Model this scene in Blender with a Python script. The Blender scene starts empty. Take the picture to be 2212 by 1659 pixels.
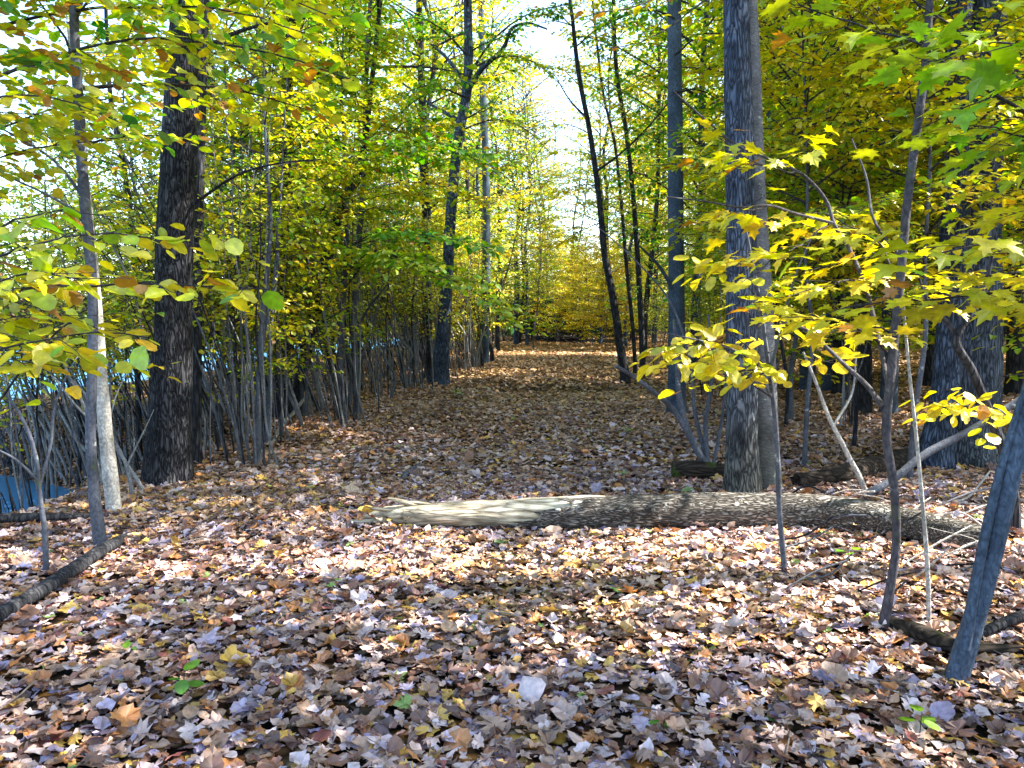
import bpy, math, random
import numpy as np
from mathutils import Vector, Matrix

R = math.radians
SC = bpy.context.scene
COL = SC.collection
rng = np.random.default_rng(11)

# ------------------------------------------------------------------ terrain
_T = np.random.default_rng(5).random((256, 256))
def vnoise(x, y):
    x = np.asarray(x, float); y = np.asarray(y, float)
    xi = np.floor(x).astype(int); yi = np.floor(y).astype(int)
    fx = x - xi; fy = y - yi
    fx = fx * fx * (3 - 2 * fx); fy = fy * fy * (3 - 2 * fy)
    g = lambda a, b: _T[a & 255, b & 255]
    return (g(xi, yi) * (1 - fx) + g(xi + 1, yi) * fx) * (1 - fy) + (g(xi, yi + 1) * (1 - fx) + g(xi + 1, yi + 1) * fx) * fy
def sstep(a, b, t):
    t = np.clip((t - a) / (b - a), 0, 1); return t * t * (3 - 2 * t)
WATER_Z = -1.15
def bank(x, y):
    return -(np.asarray(x, float) - 0.07 * np.clip(y, -20, 60)) - 4.15 - 6.5 * sstep(10.5, 16, np.asarray(y, float))
def gz(x, y):
    x = np.asarray(x, float); y = np.asarray(y, float)
    s = bank(x, y)
    z = -2.0 * sstep(0.0, 3.4, s) + 3.2 * sstep(32, 56, s)
    z = z + 0.075 * np.clip(x - 4.5 - 0.05 * y, 0, 60) * sstep(2, 12, y)
    z = z + 5.0 * sstep(80, 220, np.hypot(x, y))
    z = z + 0.09 * (vnoise(x * .6 + 40, y * .6) - .5) + 0.03 * (vnoise(x * 2.3, y * 2.3 + 9) - .5)
    return z

# ------------------------------------------------------------------ camera model (2212 x 1659 measuring units)
PITCH = R(-4.65); F = 1702.0; CZ = 1.55
def ray(px, py):
    x = (px - 1106) / F; u = -(py - 829.5) / F
    c, s = math.cos(PITCH), math.sin(PITCH)
    return np.array([x, c - u * s, s + u * c])
def at(px, py, Y):
    d = ray(px, py); return np.array([0, 0, CZ]) + d * (Y / d[1])
def base(px, py):
    d = ray(px, py); t = 1.0
    while t < 200:
        p = np.array([0, 0, CZ]) + d * t
        if p[2] <= gz(p[0], p[1]): break
        t += 0.02
    return p

# ------------------------------------------------------------------ mesh accumulator
class MB:
    def __init__(self): self.v = []; self.f = {3: [], 4: []}; self.c = []; self.n = 0
    def add(self, v, f, col, mat=0):
        v = np.asarray(v, float).reshape(-1, 3); f = np.asarray(f, int)
        col = np.asarray(col, float)
        if col.ndim == 1: col = np.repeat(col[None, :3], len(v), 0)
        self.f[f.shape[1]].append((f + self.n, np.full(len(f), mat)))
        self.v.append(v); self.c.append(col); self.n += len(v)
    def mesh(self, name, mats, smooth=(0,), origin=None):
        v = np.concatenate(self.v)
        if origin is not None: v = v - np.asarray(origin)
        c = np.concatenate(self.c)
        me = bpy.data.meshes.new(name)
        me.vertices.add(len(v)); me.vertices.foreach_set('co', v.astype(np.float32).ravel())
        loops = []; starts = []; mats_i = []; tot = 0
        for k in (3, 4):
            for f, m in self.f[k]:
                loops.append(f.ravel()); starts.append(tot + np.arange(len(f)) * k); mats_i.append(m); tot += f.size
        loops = np.concatenate(loops); starts = np.concatenate(starts); mi = np.concatenate(mats_i)
        me.loops.add(len(loops)); me.loops.foreach_set('vertex_index', loops.astype(np.int32))
        me.polygons.add(len(starts)); me.polygons.foreach_set('loop_start', starts.astype(np.int32))
        me.polygons.foreach_set('material_index', mi.astype(np.int32))
        me.polygons.foreach_set('use_smooth', np.isin(mi, smooth))
        at_ = me.color_attributes.new('tint', 'FLOAT_COLOR', 'POINT')
        at_.data.foreach_set('color', np.c_[c, np.ones(len(c))].astype(np.float32).ravel())
        for m in mats: me.materials.append(m)
        me.update(calc_edges=True); me.validate()
        return me

def link(name, me, parent=None):
    o = bpy.data.objects.new(name, me); COL.objects.link(o)
    if parent is not None: o.parent = parent
    return o
def thing(name, label, cat, loc, group=None, rz=0.0, sc=1.0):
    o = bpy.data.objects.new(name, None); COL.objects.link(o); o.empty_display_size = .1
    o.location = loc; o.rotation_euler = (0, 0, rz); o.scale = (sc,) * 3
    tag(o, label, cat, group); return o
def tag(o, label, cat, group=None):
    o['label'] = label; o['category'] = cat
    if group: o['group'] = group
def copy_thing(src, loc, rz, sc, label, group):
    r = src.copy(); COL.objects.link(r); r.location = loc; r.rotation_euler = (0, 0, rz); r.scale = sc
    r['label'] = label; r['group'] = group
    for ch in src.children:
        c = ch.copy(); COL.objects.link(c); c.parent = r
    return r

# ------------------------------------------------------------------ tubes
def resample(P, W, n):
    P = np.asarray(P, float); W = np.asarray(W, float)
    m = len(P); t = np.r_[0, np.cumsum(np.linalg.norm(np.diff(P, axis=0), axis=1))]; t /= t[-1]
    tt = np.linspace(0, 1, n)
    out = np.empty((n, 3))
    T = np.gradient(P, t, axis=0) if m > 2 else np.repeat((P[1] - P[0])[None], m, 0)
    i = np.clip(np.searchsorted(t, tt, side='right') - 1, 0, m - 2)
    h = (t[i + 1] - t[i]); u = ((tt - t[i]) / h)[:, None]; h = h[:, None]
    out = ((2*u**3 - 3*u**2 + 1) * P[i] + (u**3 - 2*u**2 + u) * h * T[i] + (-2*u**3 + 3*u**2) * P[i+1] + (u**3 - u**2) * h * T[i+1])
    return out, np.interp(tt, t, W)
def frames(P):
    T = np.gradient(P, axis=0); T /= np.linalg.norm(T, axis=1)[:, None] + 1e-9
    a = np.array([0, 0, 1.]) if abs(T[0][2]) < .8 else np.array([1., 0, 0])
    N = np.empty_like(P); n = np.cross(T[0], np.cross(a, T[0])); 
    for k in range(len(P)):
        n = n - T[k] * n.dot(T[k]); n /= np.linalg.norm(n) + 1e-9; N[k] = n
    return T, N, np.cross(T, N)
def tube(g, P, Rr, sides=8, col=(1, 1, 1), mat=0, rough=0.0, lobes=0.0, flare=0.0, flare_h=.3, seed=0, shade=None, cap=True):
    P = np.asarray(P, float); Rr = np.asarray(Rr, float); n = len(P)
    T, N, B = frames(P)
    th = np.linspace(0, 2 * math.pi, sides, endpoint=False)
    L = np.r_[0, np.cumsum(np.linalg.norm(np.diff(P, axis=0), axis=1))]
    k = np.ones((n, sides))
    ph = (seed * 1.37) % 6.28
    if rough: k += rough * (vnoise(th[None] * 3.2 + seed * 7.1 + np.cos(th)[None] * 2, L[:, None] / max(Rr.max(), .01) * .55 + seed) - .5) * 2
    if lobes: k += lobes * np.cos(3 * th + ph + L[:, None] * .35)[...] + lobes * .6 * np.cos(2 * th + ph * 2 - L[:, None] * .2)
    if flare:
        e = np.exp(-L / flare_h)[:, None]
        k += flare * e * (0.75 + .55 * np.cos(5 * th + ph)[None] + .3 * np.cos(3 * th - ph)[None])
    v = P[:, None] + (N[:, None] * np.cos(th)[None, :, None] + B[:, None] * np.sin(th)[None, :, None]) * (Rr[:, None] * k)[..., None]
    i = np.arange(n - 1)[:, None] * sides; j = np.arange(sides)[None]; j2 = (j + 1) % sides
    f = np.stack([i + j, i + j2, i + sides + j2, i + sides + j], -1).reshape(-1, 4)
    v = v.reshape(-1, 3)
    c = np.asarray(col, float)
    g.add(v, f, c, mat)
    if cap:
        for end in (0, n - 1):
            ring = v[end * sides:(end + 1) * sides]
            vv = np.r_[ring, [ring.mean(0)]]
            a = np.arange(sides); b = (a + 1) % sides
            ff = np.c_[a, b, np.full(sides, sides)] if end else np.c_[b, a, np.full(sides, sides)]
            g.add(vv, ff, c, mat)

# ------------------------------------------------------------------ leaves
def tmpl_fan(outline, centre=(0, .42), fold=.12, bend=-.25, wave=0.0, curl=0.0):
    o = np.array(outline, float); o = np.r_[o, [[-x, y] for x, y in outline[::-1] if abs(x) > 1e-6]]
    p = np.r_[o, [centre]]
    x, y = p[:, 0], p[:, 1]
    z = fold * np.abs(x) + bend * (y - .3) ** 2 + curl * x * x + wave * np.sin(y * 9 + x * 7)
    n = len(o); a = np.arange(n)
    edge = np.r_[np.ones(n), 0.]
    return np.c_[x, y, z], np.c_[a, (a + 1) % n, np.full(n, n)], edge
MAPLE = [(0, 0), (.10, .10), (.30, .02), (.26, .16), (.56, .26), (.40, .36), (.52, .58), (.30, .52), (.17, .56), (.26, .78), (.12, .78), (0, 1.0)]
MAPLE2 = [(0, 0), (.30, .05), (.24, .2), (.54, .34), (.36, .44), (.16, .52), (.22, .76), (0, 1.0)]
OVAL = [(0, 0), (.16, .08), (.29, .26), (.34, .48), (.28, .70), (.15, .88), (0, 1.0)]
OVAL2 = [(0, 0), (.25, .2), (.33, .5), (.2, .82), (0, 1.0)]
WAVY = [(0, 0), (.2, .05), (.30, .2), (.38, .36), (.36, .5), (.38, .64), (.27, .76), (.2, .9), (0, .98)]
OAK = [(0, 0), (.06, .14), (.24, .2), (.10, .32), (.32, .44), (.30, .5), (.12, .55), (.34, .74), (.14, .76), (.14, .9), (0, 1.0)]
QUAD = [(0, 0), (.36, .5), (0, 1.0)]
TM = {
    'maple': [tmpl_fan(MAPLE, bend=-.3), tmpl_fan(MAPLE, bend=-.55, fold=.2), tmpl_fan(MAPLE, bend=-.15, fold=-.1, wave=.03)],
    'maple_s': [tmpl_fan(MAPLE2, bend=-.3), tmpl_fan(MAPLE2, bend=-.5, fold=.2)],
    'oval': [tmpl_fan(WAVY, fold=.14, bend=-.2), tmpl_fan(WAVY, fold=.25, bend=-.35, wave=.03), tmpl_fan(OVAL, fold=.1, bend=.1)],
    'oval_s': [tmpl_fan(OVAL2, fold=.15, bend=-.25), tmpl_fan(OVAL2, fold=.25, bend=-.4)],
    'quad': [tmpl_fan(QUAD, fold=.2, bend=-.2)],
}
TM['litter'] = [tmpl_fan(OVAL, fold=f, bend=b, wave=w, curl=c) for f, b, w, c in
                ((.1, .3, .04, .4), (.3, -.5, .0, -.4), (-.2, .5, .05, .8), (.0, -.6, .03, -.8), (.05, .1, .02, .1))]
TM['litter_lobed'] = [tmpl_fan(o, fold=f, bend=b, wave=w, curl=c) for o, f, b, w, c in
                ((OAK, .1, .3, .04, .6), (OAK, -.2, -.5, .04, -.7), (MAPLE, .05, .2, .05, .3), (MAPLE, -.1, -.5, .05, -.4), (WAVY, .2, .3, .06, .8))]
TM['litter_s'] = [tmpl_fan(OVAL2, fold=f, bend=b, curl=c) for f, b, c in ((.1, .4, .5), (.3, -.7, -.5), (-.2, .6, 1.2))]
STOPS = np.array([-.25, 0, .22, .42, .58, .74, .88, 1.0])
RAMP = np.array([(.02, .075, .13), (.008, .075, .012), (.035, .26, .012), (.26, .50, .018), (.60, .62, .035), (.86, .70, .065), (.84, .50, .04), (.36, .13, .02)])
def leafcol(h, val=1.0):
    h = np.clip(h, -.25, 1)
    return np.stack([np.interp(h, STOPS, RAMP[:, k]) for k in range(3)], -1) * np.asarray(val)[..., None]
class Leaves:
    def __init__(self): self.p = []; self.d = []; self.n = []; self.s = []; self.c = []
    def put(self, p, d, n, s, c):
        self.p.append(p); self.d.append(d); self.n.append(n); self.s.append(s); self.c.append(c)
    def emit(self, g, kind, mat, brown=.35, seed=0):
        if not self.p: return
        emit_leaves(g, np.concatenate(self.p), np.concatenate(self.d), np.concatenate(self.n), np.concatenate(self.s), np.concatenate(self.c), kind, mat, brown, seed)
def emit_leaves(g, p, d, n, s, c, kind, mat, brown=.35, seed=0, jit=0.0):
    r = np.random.default_rng(seed + 3)
    d = d / (np.linalg.norm(d, axis=1)[:, None] + 1e-9)
    x = np.cross(d, n); x /= np.linalg.norm(x, axis=1)[:, None] + 1e-9
    z = np.cross(x, d)
    which = r.integers(0, len(TM[kind]), len(p))
    for k, (tv, tf, te) in enumerate(TM[kind]):
        m = which == k; q = int(m.sum())
        if not q: continue
        asp = r.uniform(.8, 1.2, q)
        v = p[m][:, None] + s[m][:, None, None] * (tv[None, :, :1] * asp[:, None, None] * x[m][:, None] + tv[None, :, 1:2] * d[m][:, None] + tv[None, :, 2:] * z[m][:, None] * r.uniform(.4, 1.4, q)[:, None, None])
        nv = len(tv)
        if jit: v = v + r.normal(0, 1, v.shape) * (jit * s[m])[:, None, None] * np.r_[0, np.ones(nv - 1)][None, :, None] * np.array([1, 1, .8])
        b = (r.random(q) ** 3)[:, None] * brown * te[None] * (.5 + r.random((q, nv)))
        cc = c[m][:, None] * (1 - b[..., None]) + np.array((.30, .13, .03)) * b[..., None]
        cc = cc * r.uniform(.86, 1.12, (q, nv, 1))
        f = (tf[None] + (np.arange(q) * nv)[:, None, None]).reshape(-1, 3)
        g.add(v.reshape(-1, 3), f, cc.reshape(-1, 3), mat)

def twig_leaves(L, P, spec, r, hue, t0=.12):
    """leaves alternate along polyline P, lying nearly level as shade leaves do"""
    seg = np.linalg.norm(np.diff(P, axis=0), axis=1); tot = seg.sum()
    n = max(2, int(tot / spec['gap']))
    t = np.linspace(t0, 1, n) + r.uniform(-.3, .3, n) / n; t = np.clip(t, 0, 1)
    s = np.r_[0, np.cumsum(seg)] / tot
    p = np.stack([np.interp(t, s, P[:, k]) for k in range(3)], -1)
    T = P[-1] - P[0]; T = T / (np.linalg.norm(T) + 1e-9)
    side = np.where(np.arange(n) % 2, 1, -1) * r.uniform(.5, 1.3, n); side[-1] = r.uniform(-.3, .3)
    az = math.atan2(T[1], T[0]) + side
    drop = r.normal(spec.get('drop', -.25), .28, n)
    d = np.stack([np.cos(az) * np.cos(drop), np.sin(az) * np.cos(drop), np.sin(drop)], -1)
    nn = np.c_[r.normal(0, spec.get('tilt', .35), (n, 2)), np.ones(n)]
    size = spec['size'] * r.uniform(.55, 1.2, n)
    p = p + d * (size * .25)[:, None] 
    h = np.clip(r.normal(hue, spec.get('hs', .09), n), -.25, 1)
    h = np.where(r.random(n) < spec.get('dead', .02), .97, h)
    keep = r.random(n) < spec.get('keep', 1.0)
    c = leafcol(h, r.uniform(.7, 1.15, n))
    L.put(p[keep], d[keep], nn[keep], size[keep], c[keep])

def bough(g, L, P, r0, spec, r, sides=5, mat=0, hue=None, tw=1.0, mainleaf=True):
    P = np.asarray(P, float); n = len(P)
    rad = np.linspace(r0, max(r0 * .25, .0015), n)
    tube(g, P, rad, sides, (1, 1, 1), mat, cap=False)
    seg = np.r_[0, np.cumsum(np.linalg.norm(np.diff(P, axis=0), axis=1))]; tot = seg[-1]
    if hue is None: hue = r.normal(spec['hue'], spec.get('bs', .06))
    nt = max(2, int(tot / spec['tgap'])); sgn = 1 if r.random() < .5 else -1
    for k in range(nt):
        t = spec.get('t0', .18) + (1 - spec.get('t0', .18)) * (k + r.uniform(.1, .9)) / nt
        p = np.array([np.interp(t * tot, seg, P[:, j]) for j in range(3)])
        q = np.array([np.interp(min(1, t + .08) * tot, seg, P[:, j]) for j in range(3)]) - np.array([np.interp(max(0, t - .08) * tot, seg, P[:, j]) for j in range(3)])
        az = math.atan2(q[1], q[0]) + sgn * r.uniform(.55, 1.15); sgn = -sgn
        ln = tw * min(spec['tlen'], tot * .55) * (1.1 - .7 * t) * r.uniform(.6, 1.3)
        el = r.normal(.05, .18)
        m = 5
        pts = [p]; 
        for i in range(1, m):
            az += r.normal(0, .14); el += r.normal(-.04, .08)
            pts.append(pts[-1] + ln / (m - 1) * np.array([math.cos(az) * math.cos(el), math.sin(az) * math.cos(el), math.sin(el)]))
        pts = np.array(pts)
        tube(g, pts, np.linspace(max(.0018, min(r0 * .4, ln * .008)), .0012, m), 3, (1, 1, 1), mat, cap=False)
        hh = r.normal(hue, .04)
        twig_leaves(L, pts, spec, r, hh)
        if spec.get('sub') and ln > .35:
            for j in range(int(ln / spec['sub'])):
                i = r.integers(1, m - 1); a2 = az + r.choice([-1, 1]) * r.uniform(.5, 1.0); l2 = ln * r.uniform(.3, .5)
                e2 = r.normal(0, .2)
                p2 = np.array([pts[i] + l2 * u * np.array([math.cos(a2), math.sin(a2), math.sin(e2)]) for u in (0, .5, 1.)])
                tube(g, p2, np.array([.002, .0015, .001]), 3, (1, 1, 1), mat, cap=False)
                twig_leaves(L, p2, spec, r, hh)
    if mainleaf: twig_leaves(L, P[n // 2:], spec, r, hue)

def free_path(p0, az, ln, e0, droop, r, n=7, wob=.12):
    pts = [np.asarray(p0, float)]; el = e0
    for i in range(1, n):
        az += r.normal(0, wob); el += droop / n + r.normal(0, .05)
        pts.append(pts[-1] + ln / (n - 1) * np.array([math.cos(az) * math.cos(el), math.sin(az) * math.cos(el), math.sin(el)]))
    return np.array(pts)

def crown(g, L, trunk, h0, h1, nb, lmin, lmax, spec, r, rb=.012, e0=.5, droop=-.6, peak=.35, azc=None, azs=1.0):
    """boughs leaving the trunk polyline between heights h0 and h1"""
    z = trunk[:, 2]
    for k in range(nb):
        f = (k + r.random()) / nb
        h = h0 + (h1 - h0) * f
        p = np.array([np.interp(h, z, trunk[:, j]) for j in range(3)])
        prof = (f / peak) ** .5 if f < peak else 1 - .75 * ((f - peak) / (1 - peak)) ** 1.4
        ln = (lmin + (lmax - lmin) * prof) * r.uniform(.7, 1.2)
        az = k * 2.399 + r.normal(0, .4) if azc is None else r.normal(azc, azs)
        P = free_path(p, az, ln, e0 + .45 * f + r.normal(0, .15), droop, r)
        bough(g, L, P, rb * (.5 + ln / lmax * .6), spec, r)

# ------------------------------------------------------------------ materials
def new_mat(name):
    m = bpy.data.materials.new(name); m.use_nodes = True
    nt = m.node_tree; nt.nodes.clear()
    return m, nt, nt.nodes, nt.links
def nd(nodes, t, **kw):
    n = nodes.new(t)
    for k, v in kw.items():
        if k.startswith('i_'):
            n.inputs[k[2:].replace('_', ' ')].default_value = v
        else: setattr(n, k, v)
    return n
def leaf_mat(name, trans=.45, gloss=.06, sat=1.0, rough=.45):
    m, nt, N, K = new_mat(name)
    out = nd(N, 'ShaderNodeOutputMaterial')
    a = nd(N, 'ShaderNodeAttribute', attribute_name='tint')
    tc = nd(N, 'ShaderNodeTexCoord')
    no = nd(N, 'ShaderNodeTexNoise', i_Scale=38.0, i_Detail=3.0)
    K.new(tc.outputs['Object'], no.inputs['Vector'])
    mr = nd(N, 'ShaderNodeMapRange'); mr.inputs[1].default_value = .3; mr.inputs[2].default_value = .7; mr.inputs[3].default_value = .72; mr.inputs[4].default_value = 1.2
    K.new(no.outputs[0], mr.inputs[0])
    mx = nd(N, 'ShaderNodeMix', data_type='RGBA', blend_type='MULTIPLY'); mx.inputs[0].default_value = 1
    K.new(a.outputs['Color'], mx.inputs[6]); K.new(mr.outputs[0], mx.inputs[7])
    hs = nd(N, 'ShaderNodeHueSaturation', i_Saturation=sat)
    K.new(mx.outputs[2], hs.inputs['Color'])
    d = nd(N, 'ShaderNodeBsdfDiffuse'); t = nd(N, 'ShaderNodeBsdfTranslucent'); gl = nd(N, 'ShaderNodeBsdfGlossy', i_Roughness=rough)
    gl.inputs['Color'].default_value = (.9, .95, 1, 1)
    K.new(hs.outputs[0], d.inputs[0]); K.new(hs.outputs[0], t.inputs[0])
    m1 = nd(N, 'ShaderNodeMixShader'); m1.inputs[0].default_value = trans
    K.new(d.outputs[0], m1.inputs[1]); K.new(t.outputs[0], m1.inputs[2])
    m2 = nd(N, 'ShaderNodeMixShader'); m2.inputs[0].default_value = gloss
    K.new(m1.outputs[0], m2.inputs[1]); K.new(gl.outputs[0], m2.inputs[2])
    K.new(m2.outputs[0], out.inputs[0])
    return m
def bark_mat(name, dark, light, scale=14.0, stretch=(1, 1, .14), bump=.6, moss=0.0, lichen=0.0, moss_c=(.05, .075, .012), lich_c=(.42, .46, .44), crack=.5, fine=60, mottle=.5):
    m, nt, N, K = new_mat(name)
    out = nd(N, 'ShaderNodeOutputMaterial'); b = nd(N, 'ShaderNodeBsdfPrincipled', i_Roughness=.9)
    b.inputs['Specular IOR Level'].default_value = .2
    tc = nd(N, 'ShaderNodeTexCoord'); mp = nd(N, 'ShaderNodeMapping'); mp.inputs['Scale'].default_value = stretch
    K.new(tc.outputs['Object'], mp.inputs[0])
    wn = nd(N, 'ShaderNodeTexNoise', i_Scale=scale * .5, i_Detail=2.0)
    K.new(mp.outputs[0], wn.inputs['Vector'])
    wadd = nd(N, 'ShaderNodeVectorMath', operation='MULTIPLY_ADD'); wadd.inputs[1].default_value = (.12,) * 3
    K.new(wn.outputs['Color'], wadd.inputs[0]); K.new(mp.outputs[0], wadd.inputs[2])
    vo = nd(N, 'ShaderNodeTexVoronoi', feature='DISTANCE_TO_EDGE', i_Scale=scale)
    K.new(wadd.outputs[0], vo.inputs['Vector'])
    vr = nd(N, 'ShaderNodeMapRange'); vr.inputs[1].default_value = 0; vr.inputs[2].default_value = .28
    K.new(vo.outputs['Distance'], vr.inputs[0])
    fn = nd(N, 'ShaderNodeTexNoise', i_Scale=fine * 1.0, i_Detail=5.0, i_Roughness=.65)
    K.new(mp.outputs[0], fn.inputs['Vector'])
    big = nd(N, 'ShaderNodeTexNoise', i_Scale=2.6, i_Detail=4.0, i_Roughness=.6)
    K.new(tc.outputs['Object'], big.inputs['Vector'])
    # height = mix(noise, cracks)
    h = nd(N, 'ShaderNodeMix', data_type='FLOAT'); h.inputs[0].default_value = crack
    K.new(fn.outputs[0], h.inputs[2]); K.new(vr.outputs[0], h.inputs[3])
    cr = nd(N, 'ShaderNodeValToRGB'); cr.color_ramp.elements[0].position = .22; cr.color_ramp.elements[1].position = .8
    cr.color_ramp.elements[0].color = (*dark, 1); cr.color_ramp.elements[1].color = (*light, 1)
    K.new(h.outputs[0], cr.inputs[0])
    mo = nd(N, 'ShaderNodeMapRange'); mo.inputs[1].default_value = .3; mo.inputs[2].default_value = .7; mo.inputs[3].default_value = 1 - mottle; mo.inputs[4].default_value = 1 + mottle
    K.new(big.outputs[0], mo.inputs[0])
    mm = nd(N, 'ShaderNodeMix', data_type='RGBA', blend_type='MULTIPLY'); mm.inputs[0].default_value = 1
    K.new(cr.outputs[0], mm.inputs[6]); K.new(mo.outputs[0], mm.inputs[7])
    cur = mm.outputs[2]
    for amt, colr, sc_, off in ((moss, moss_c, 3.5, 3.0), (lichen, lich_c, 9.0, 17.0)):
        if amt <= 0: continue
        mn = nd(N, 'ShaderNodeTexNoise', i_Scale=sc_, i_Detail=5.0, i_Roughness=.7)
        ad = nd(N, 'ShaderNodeVectorMath', operation='ADD'); ad.inputs[1].default_value = (off, off * .7, off * .3)
        K.new(tc.outputs['Object'], ad.inputs[0]); K.new(ad.outputs[0], mn.inputs['Vector'])
        mk = nd(N, 'ShaderNodeMapRange'); mk.inputs[1].default_value = .66 - amt * .3; mk.inputs[2].default_value = .74 - amt * .25
        K.new(mn.outputs[0], mk.inputs[0])
        x = nd(N, 'ShaderNodeMix', data_type='RGBA'); K.new(mk.outputs[0], x.inputs[0]); K.new(cur, x.inputs[6]); x.inputs[7].default_value = (*colr, 1)
        x2 = nd(N, 'ShaderNodeMix', data_type='RGBA', blend_type='MULTIPLY'); x2.inputs[0].default_value = .6
        K.new(x.outputs[2], x2.inputs[6]); K.new(h.outputs[0], x2.inputs[7])
        cur = x.outputs[2]
    a = nd(N, 'ShaderNodeAttribute', attribute_name='tint')
    fm = nd(N, 'ShaderNodeMix', data_type='RGBA', blend_type='MULTIPLY'); fm.inputs[0].default_value = 1
    K.new(cur, fm.inputs[6]); K.new(a.outputs['Color'], fm.inputs[7])
    K.new(fm.outputs[2], b.inputs['Base Color'])
    bp = nd(N, 'ShaderNodeBump', i_Strength=bump, i_Distance=.03)
    K.new(h.outputs[0], bp.inputs['Height']); K.new(bp.outputs[0], b.inputs['Normal'])
    K.new(b.outputs[0], out.inputs[0])
    return m

M = {}
M['leaf'] = leaf_mat('autumn_leaf', trans=.5, sat=1.14)
M['litter'] = leaf_mat('fallen_leaf', trans=.12, gloss=.05, rough=.5)
M['twig'] = bark_mat('twig_bark', (.014, .012, .013), (.06, .055, .055), scale=40, bump=.2, mottle=.3)
M['oak'] = bark_mat('furrowed_dark_bark', (.004, .004, .006), (.058, .058, .066), scale=34, stretch=(1, 1, .2), bump=1.0, moss=.12, lichen=.15, lich_c=(.17, .19, .17), crack=.7)
M['ash'] = bark_mat('blue_grey_furrowed_bark', (.008, .012, .022), (.10, .135, .205), scale=30, stretch=(1, 1, .2), bump=1.0, lichen=.1, lich_c=(.20, .22, .25), crack=.5)
M['grey'] = bark_mat('smooth_grey_bark', (.03, .033, .042), (.14, .15, .18), scale=30, stretch=(1, 1, .6), bump=.25, moss=.08, lichen=.12, crack=.15, moss_c=(.07, .09, .04))
M['beech'] = bark_mat('banded_grey_bark', (.05, .053, .063), (.20, .21, .24), scale=16, stretch=(1, 1, 3.0), bump=.35, moss=.06, lichen=.14, crack=.2)
M['mottled'] = bark_mat('mottled_dark_bark', (.018, .017, .022), (.115, .105, .115), scale=26, stretch=(1, 1, .5), bump=.4, lichen=.22, lich_c=(.2, .2, .2), moss=.06, crack=.2)
M['stem'] = bark_mat('light_grey_stem_bark', (.07, .073, .08), (.30, .30, .30), scale=30, stretch=(1, 1, .5), bump=.3, moss=.05, lichen=.08, crack=.15)
M['pale'] = bark_mat('pale_bark', (.18, .17, .155), (.60, .57, .52), scale=24, stretch=(1, 1, .8), bump=.4, moss=.05, lichen=.1, crack=.25)
M['blue'] = bark_mat('smooth_blue_grey_bark', (.018, .025, .04), (.09, .13, .185), scale=30, stretch=(1, 1, .5), bump=.35, lichen=.06, lich_c=(.2, .22, .24), crack=.2)
M['dark'] = bark_mat('dark_bark', (.008, .008, .011), (.052, .053, .06), scale=22, stretch=(1, 1, .2), bump=.7, crack=.5)
M['log'] = bark_mat('weathered_log_bark', (.028, .024, .02), (.24, .22, .195), scale=44, stretch=(.2, 1, 1), bump=1.0, lichen=.2, lich_c=(.55, .55, .5), crack=.6, fine=30)
M['bare'] = bark_mat('bare_weathered_wood', (.05, .032, .016), (.74, .64, .46), scale=20, stretch=(.16, 1, 1), bump=1.0, crack=.28, fine=26, mottle=.55)
M['rot'] = bark_mat('dark_rotting_wood', (.008, .006, .005), (.06, .045, .033), scale=18, stretch=(.2, 1, 1), bump=.9, moss=.25, crack=.5)
M['fungus'] = bark_mat('shelf_fungus_flesh', (.45, .40, .33), (.75, .70, .60), scale=30, stretch=(1, 1, 1), bump=.2, crack=.1, mottle=.2)

def ground_mat():
    m, nt, N, K = new_mat('leafy_soil')
    out = nd(N, 'ShaderNodeOutputMaterial'); b = nd(N, 'ShaderNodeBsdfPrincipled', i_Roughness=.95)
    b.inputs['Specular IOR Level'].default_value = .1
    tc = nd(N, 'ShaderNodeTexCoord')
    wn = nd(N, 'ShaderNodeTexNoise', i_Scale=9.0, i_Detail=3.0); K.new(tc.outputs['Object'], wn.inputs['Vector'])
    wa = nd(N, 'ShaderNodeVectorMath', operation='MULTIPLY_ADD'); wa.inputs[1].default_value = (.12,) * 3
    K.new(wn.outputs['Color'], wa.inputs[0]); K.new(tc.outputs['Object'], wa.inputs[2])
    vo = nd(N, 'ShaderNodeTexVoronoi', i_Scale=13.0); K.new(wa.outputs[0], vo.inputs['Vector'])
    sp = nd(N, 'ShaderNodeSeparateColor'); K.new(vo.outputs['Color'], sp.inputs[0])
    cr = nd(N, 'ShaderNodeValToRGB'); cr.color_ramp.interpolation = 'CONSTANT'
    e = cr.color_ramp.elements
    cols = [(0, (.02, .012, .008)), (.25, (.07, .032, .014)), (.42, (.17, .085, .035)), (.58, (.27, .17, .085)), (.72, (.30, .13, .03)), (.84, (.36, .27, .17)), (.93, (.40, .26, .05))]
    e[0].position, e[0].color = 0, (*cols[0][1], 1); e[1].position, e[1].color = cols[1][0], (*cols[1][1], 1)
    for p_, c_ in cols[2:]:
        x = e.new(p_); x.color = (*c_, 1)
    K.new(sp.outputs[0], cr.inputs[0])
    dk = nd(N, 'ShaderNodeMapRange'); dk.inputs[1].default_value = .25; dk.inputs[2].default_value = .6; dk.inputs[3].default_value = 1; dk.inputs[4].default_value = .12
    K.new(vo.outputs['Distance'], dk.inputs[0])
    mx = nd(N, 'ShaderNodeMix', data_type='RGBA', blend_type='MULTIPLY'); mx.inputs[0].default_value = 1
    K.new(cr.outputs[0], mx.inputs[6]); K.new(dk.outputs[0], mx.inputs[7])
    K.new(mx.outputs[2], b.inputs['Base Color'])
    bp = nd(N, 'ShaderNodeBump', i_Strength=.8, i_Distance=.04)
    K.new(sp.outputs[1], bp.inputs['Height']); K.new(bp.outputs[0], b.inputs['Normal'])
    K.new(b.outputs[0], out.inputs[0]); return m
M['ground'] = ground_mat()
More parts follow.
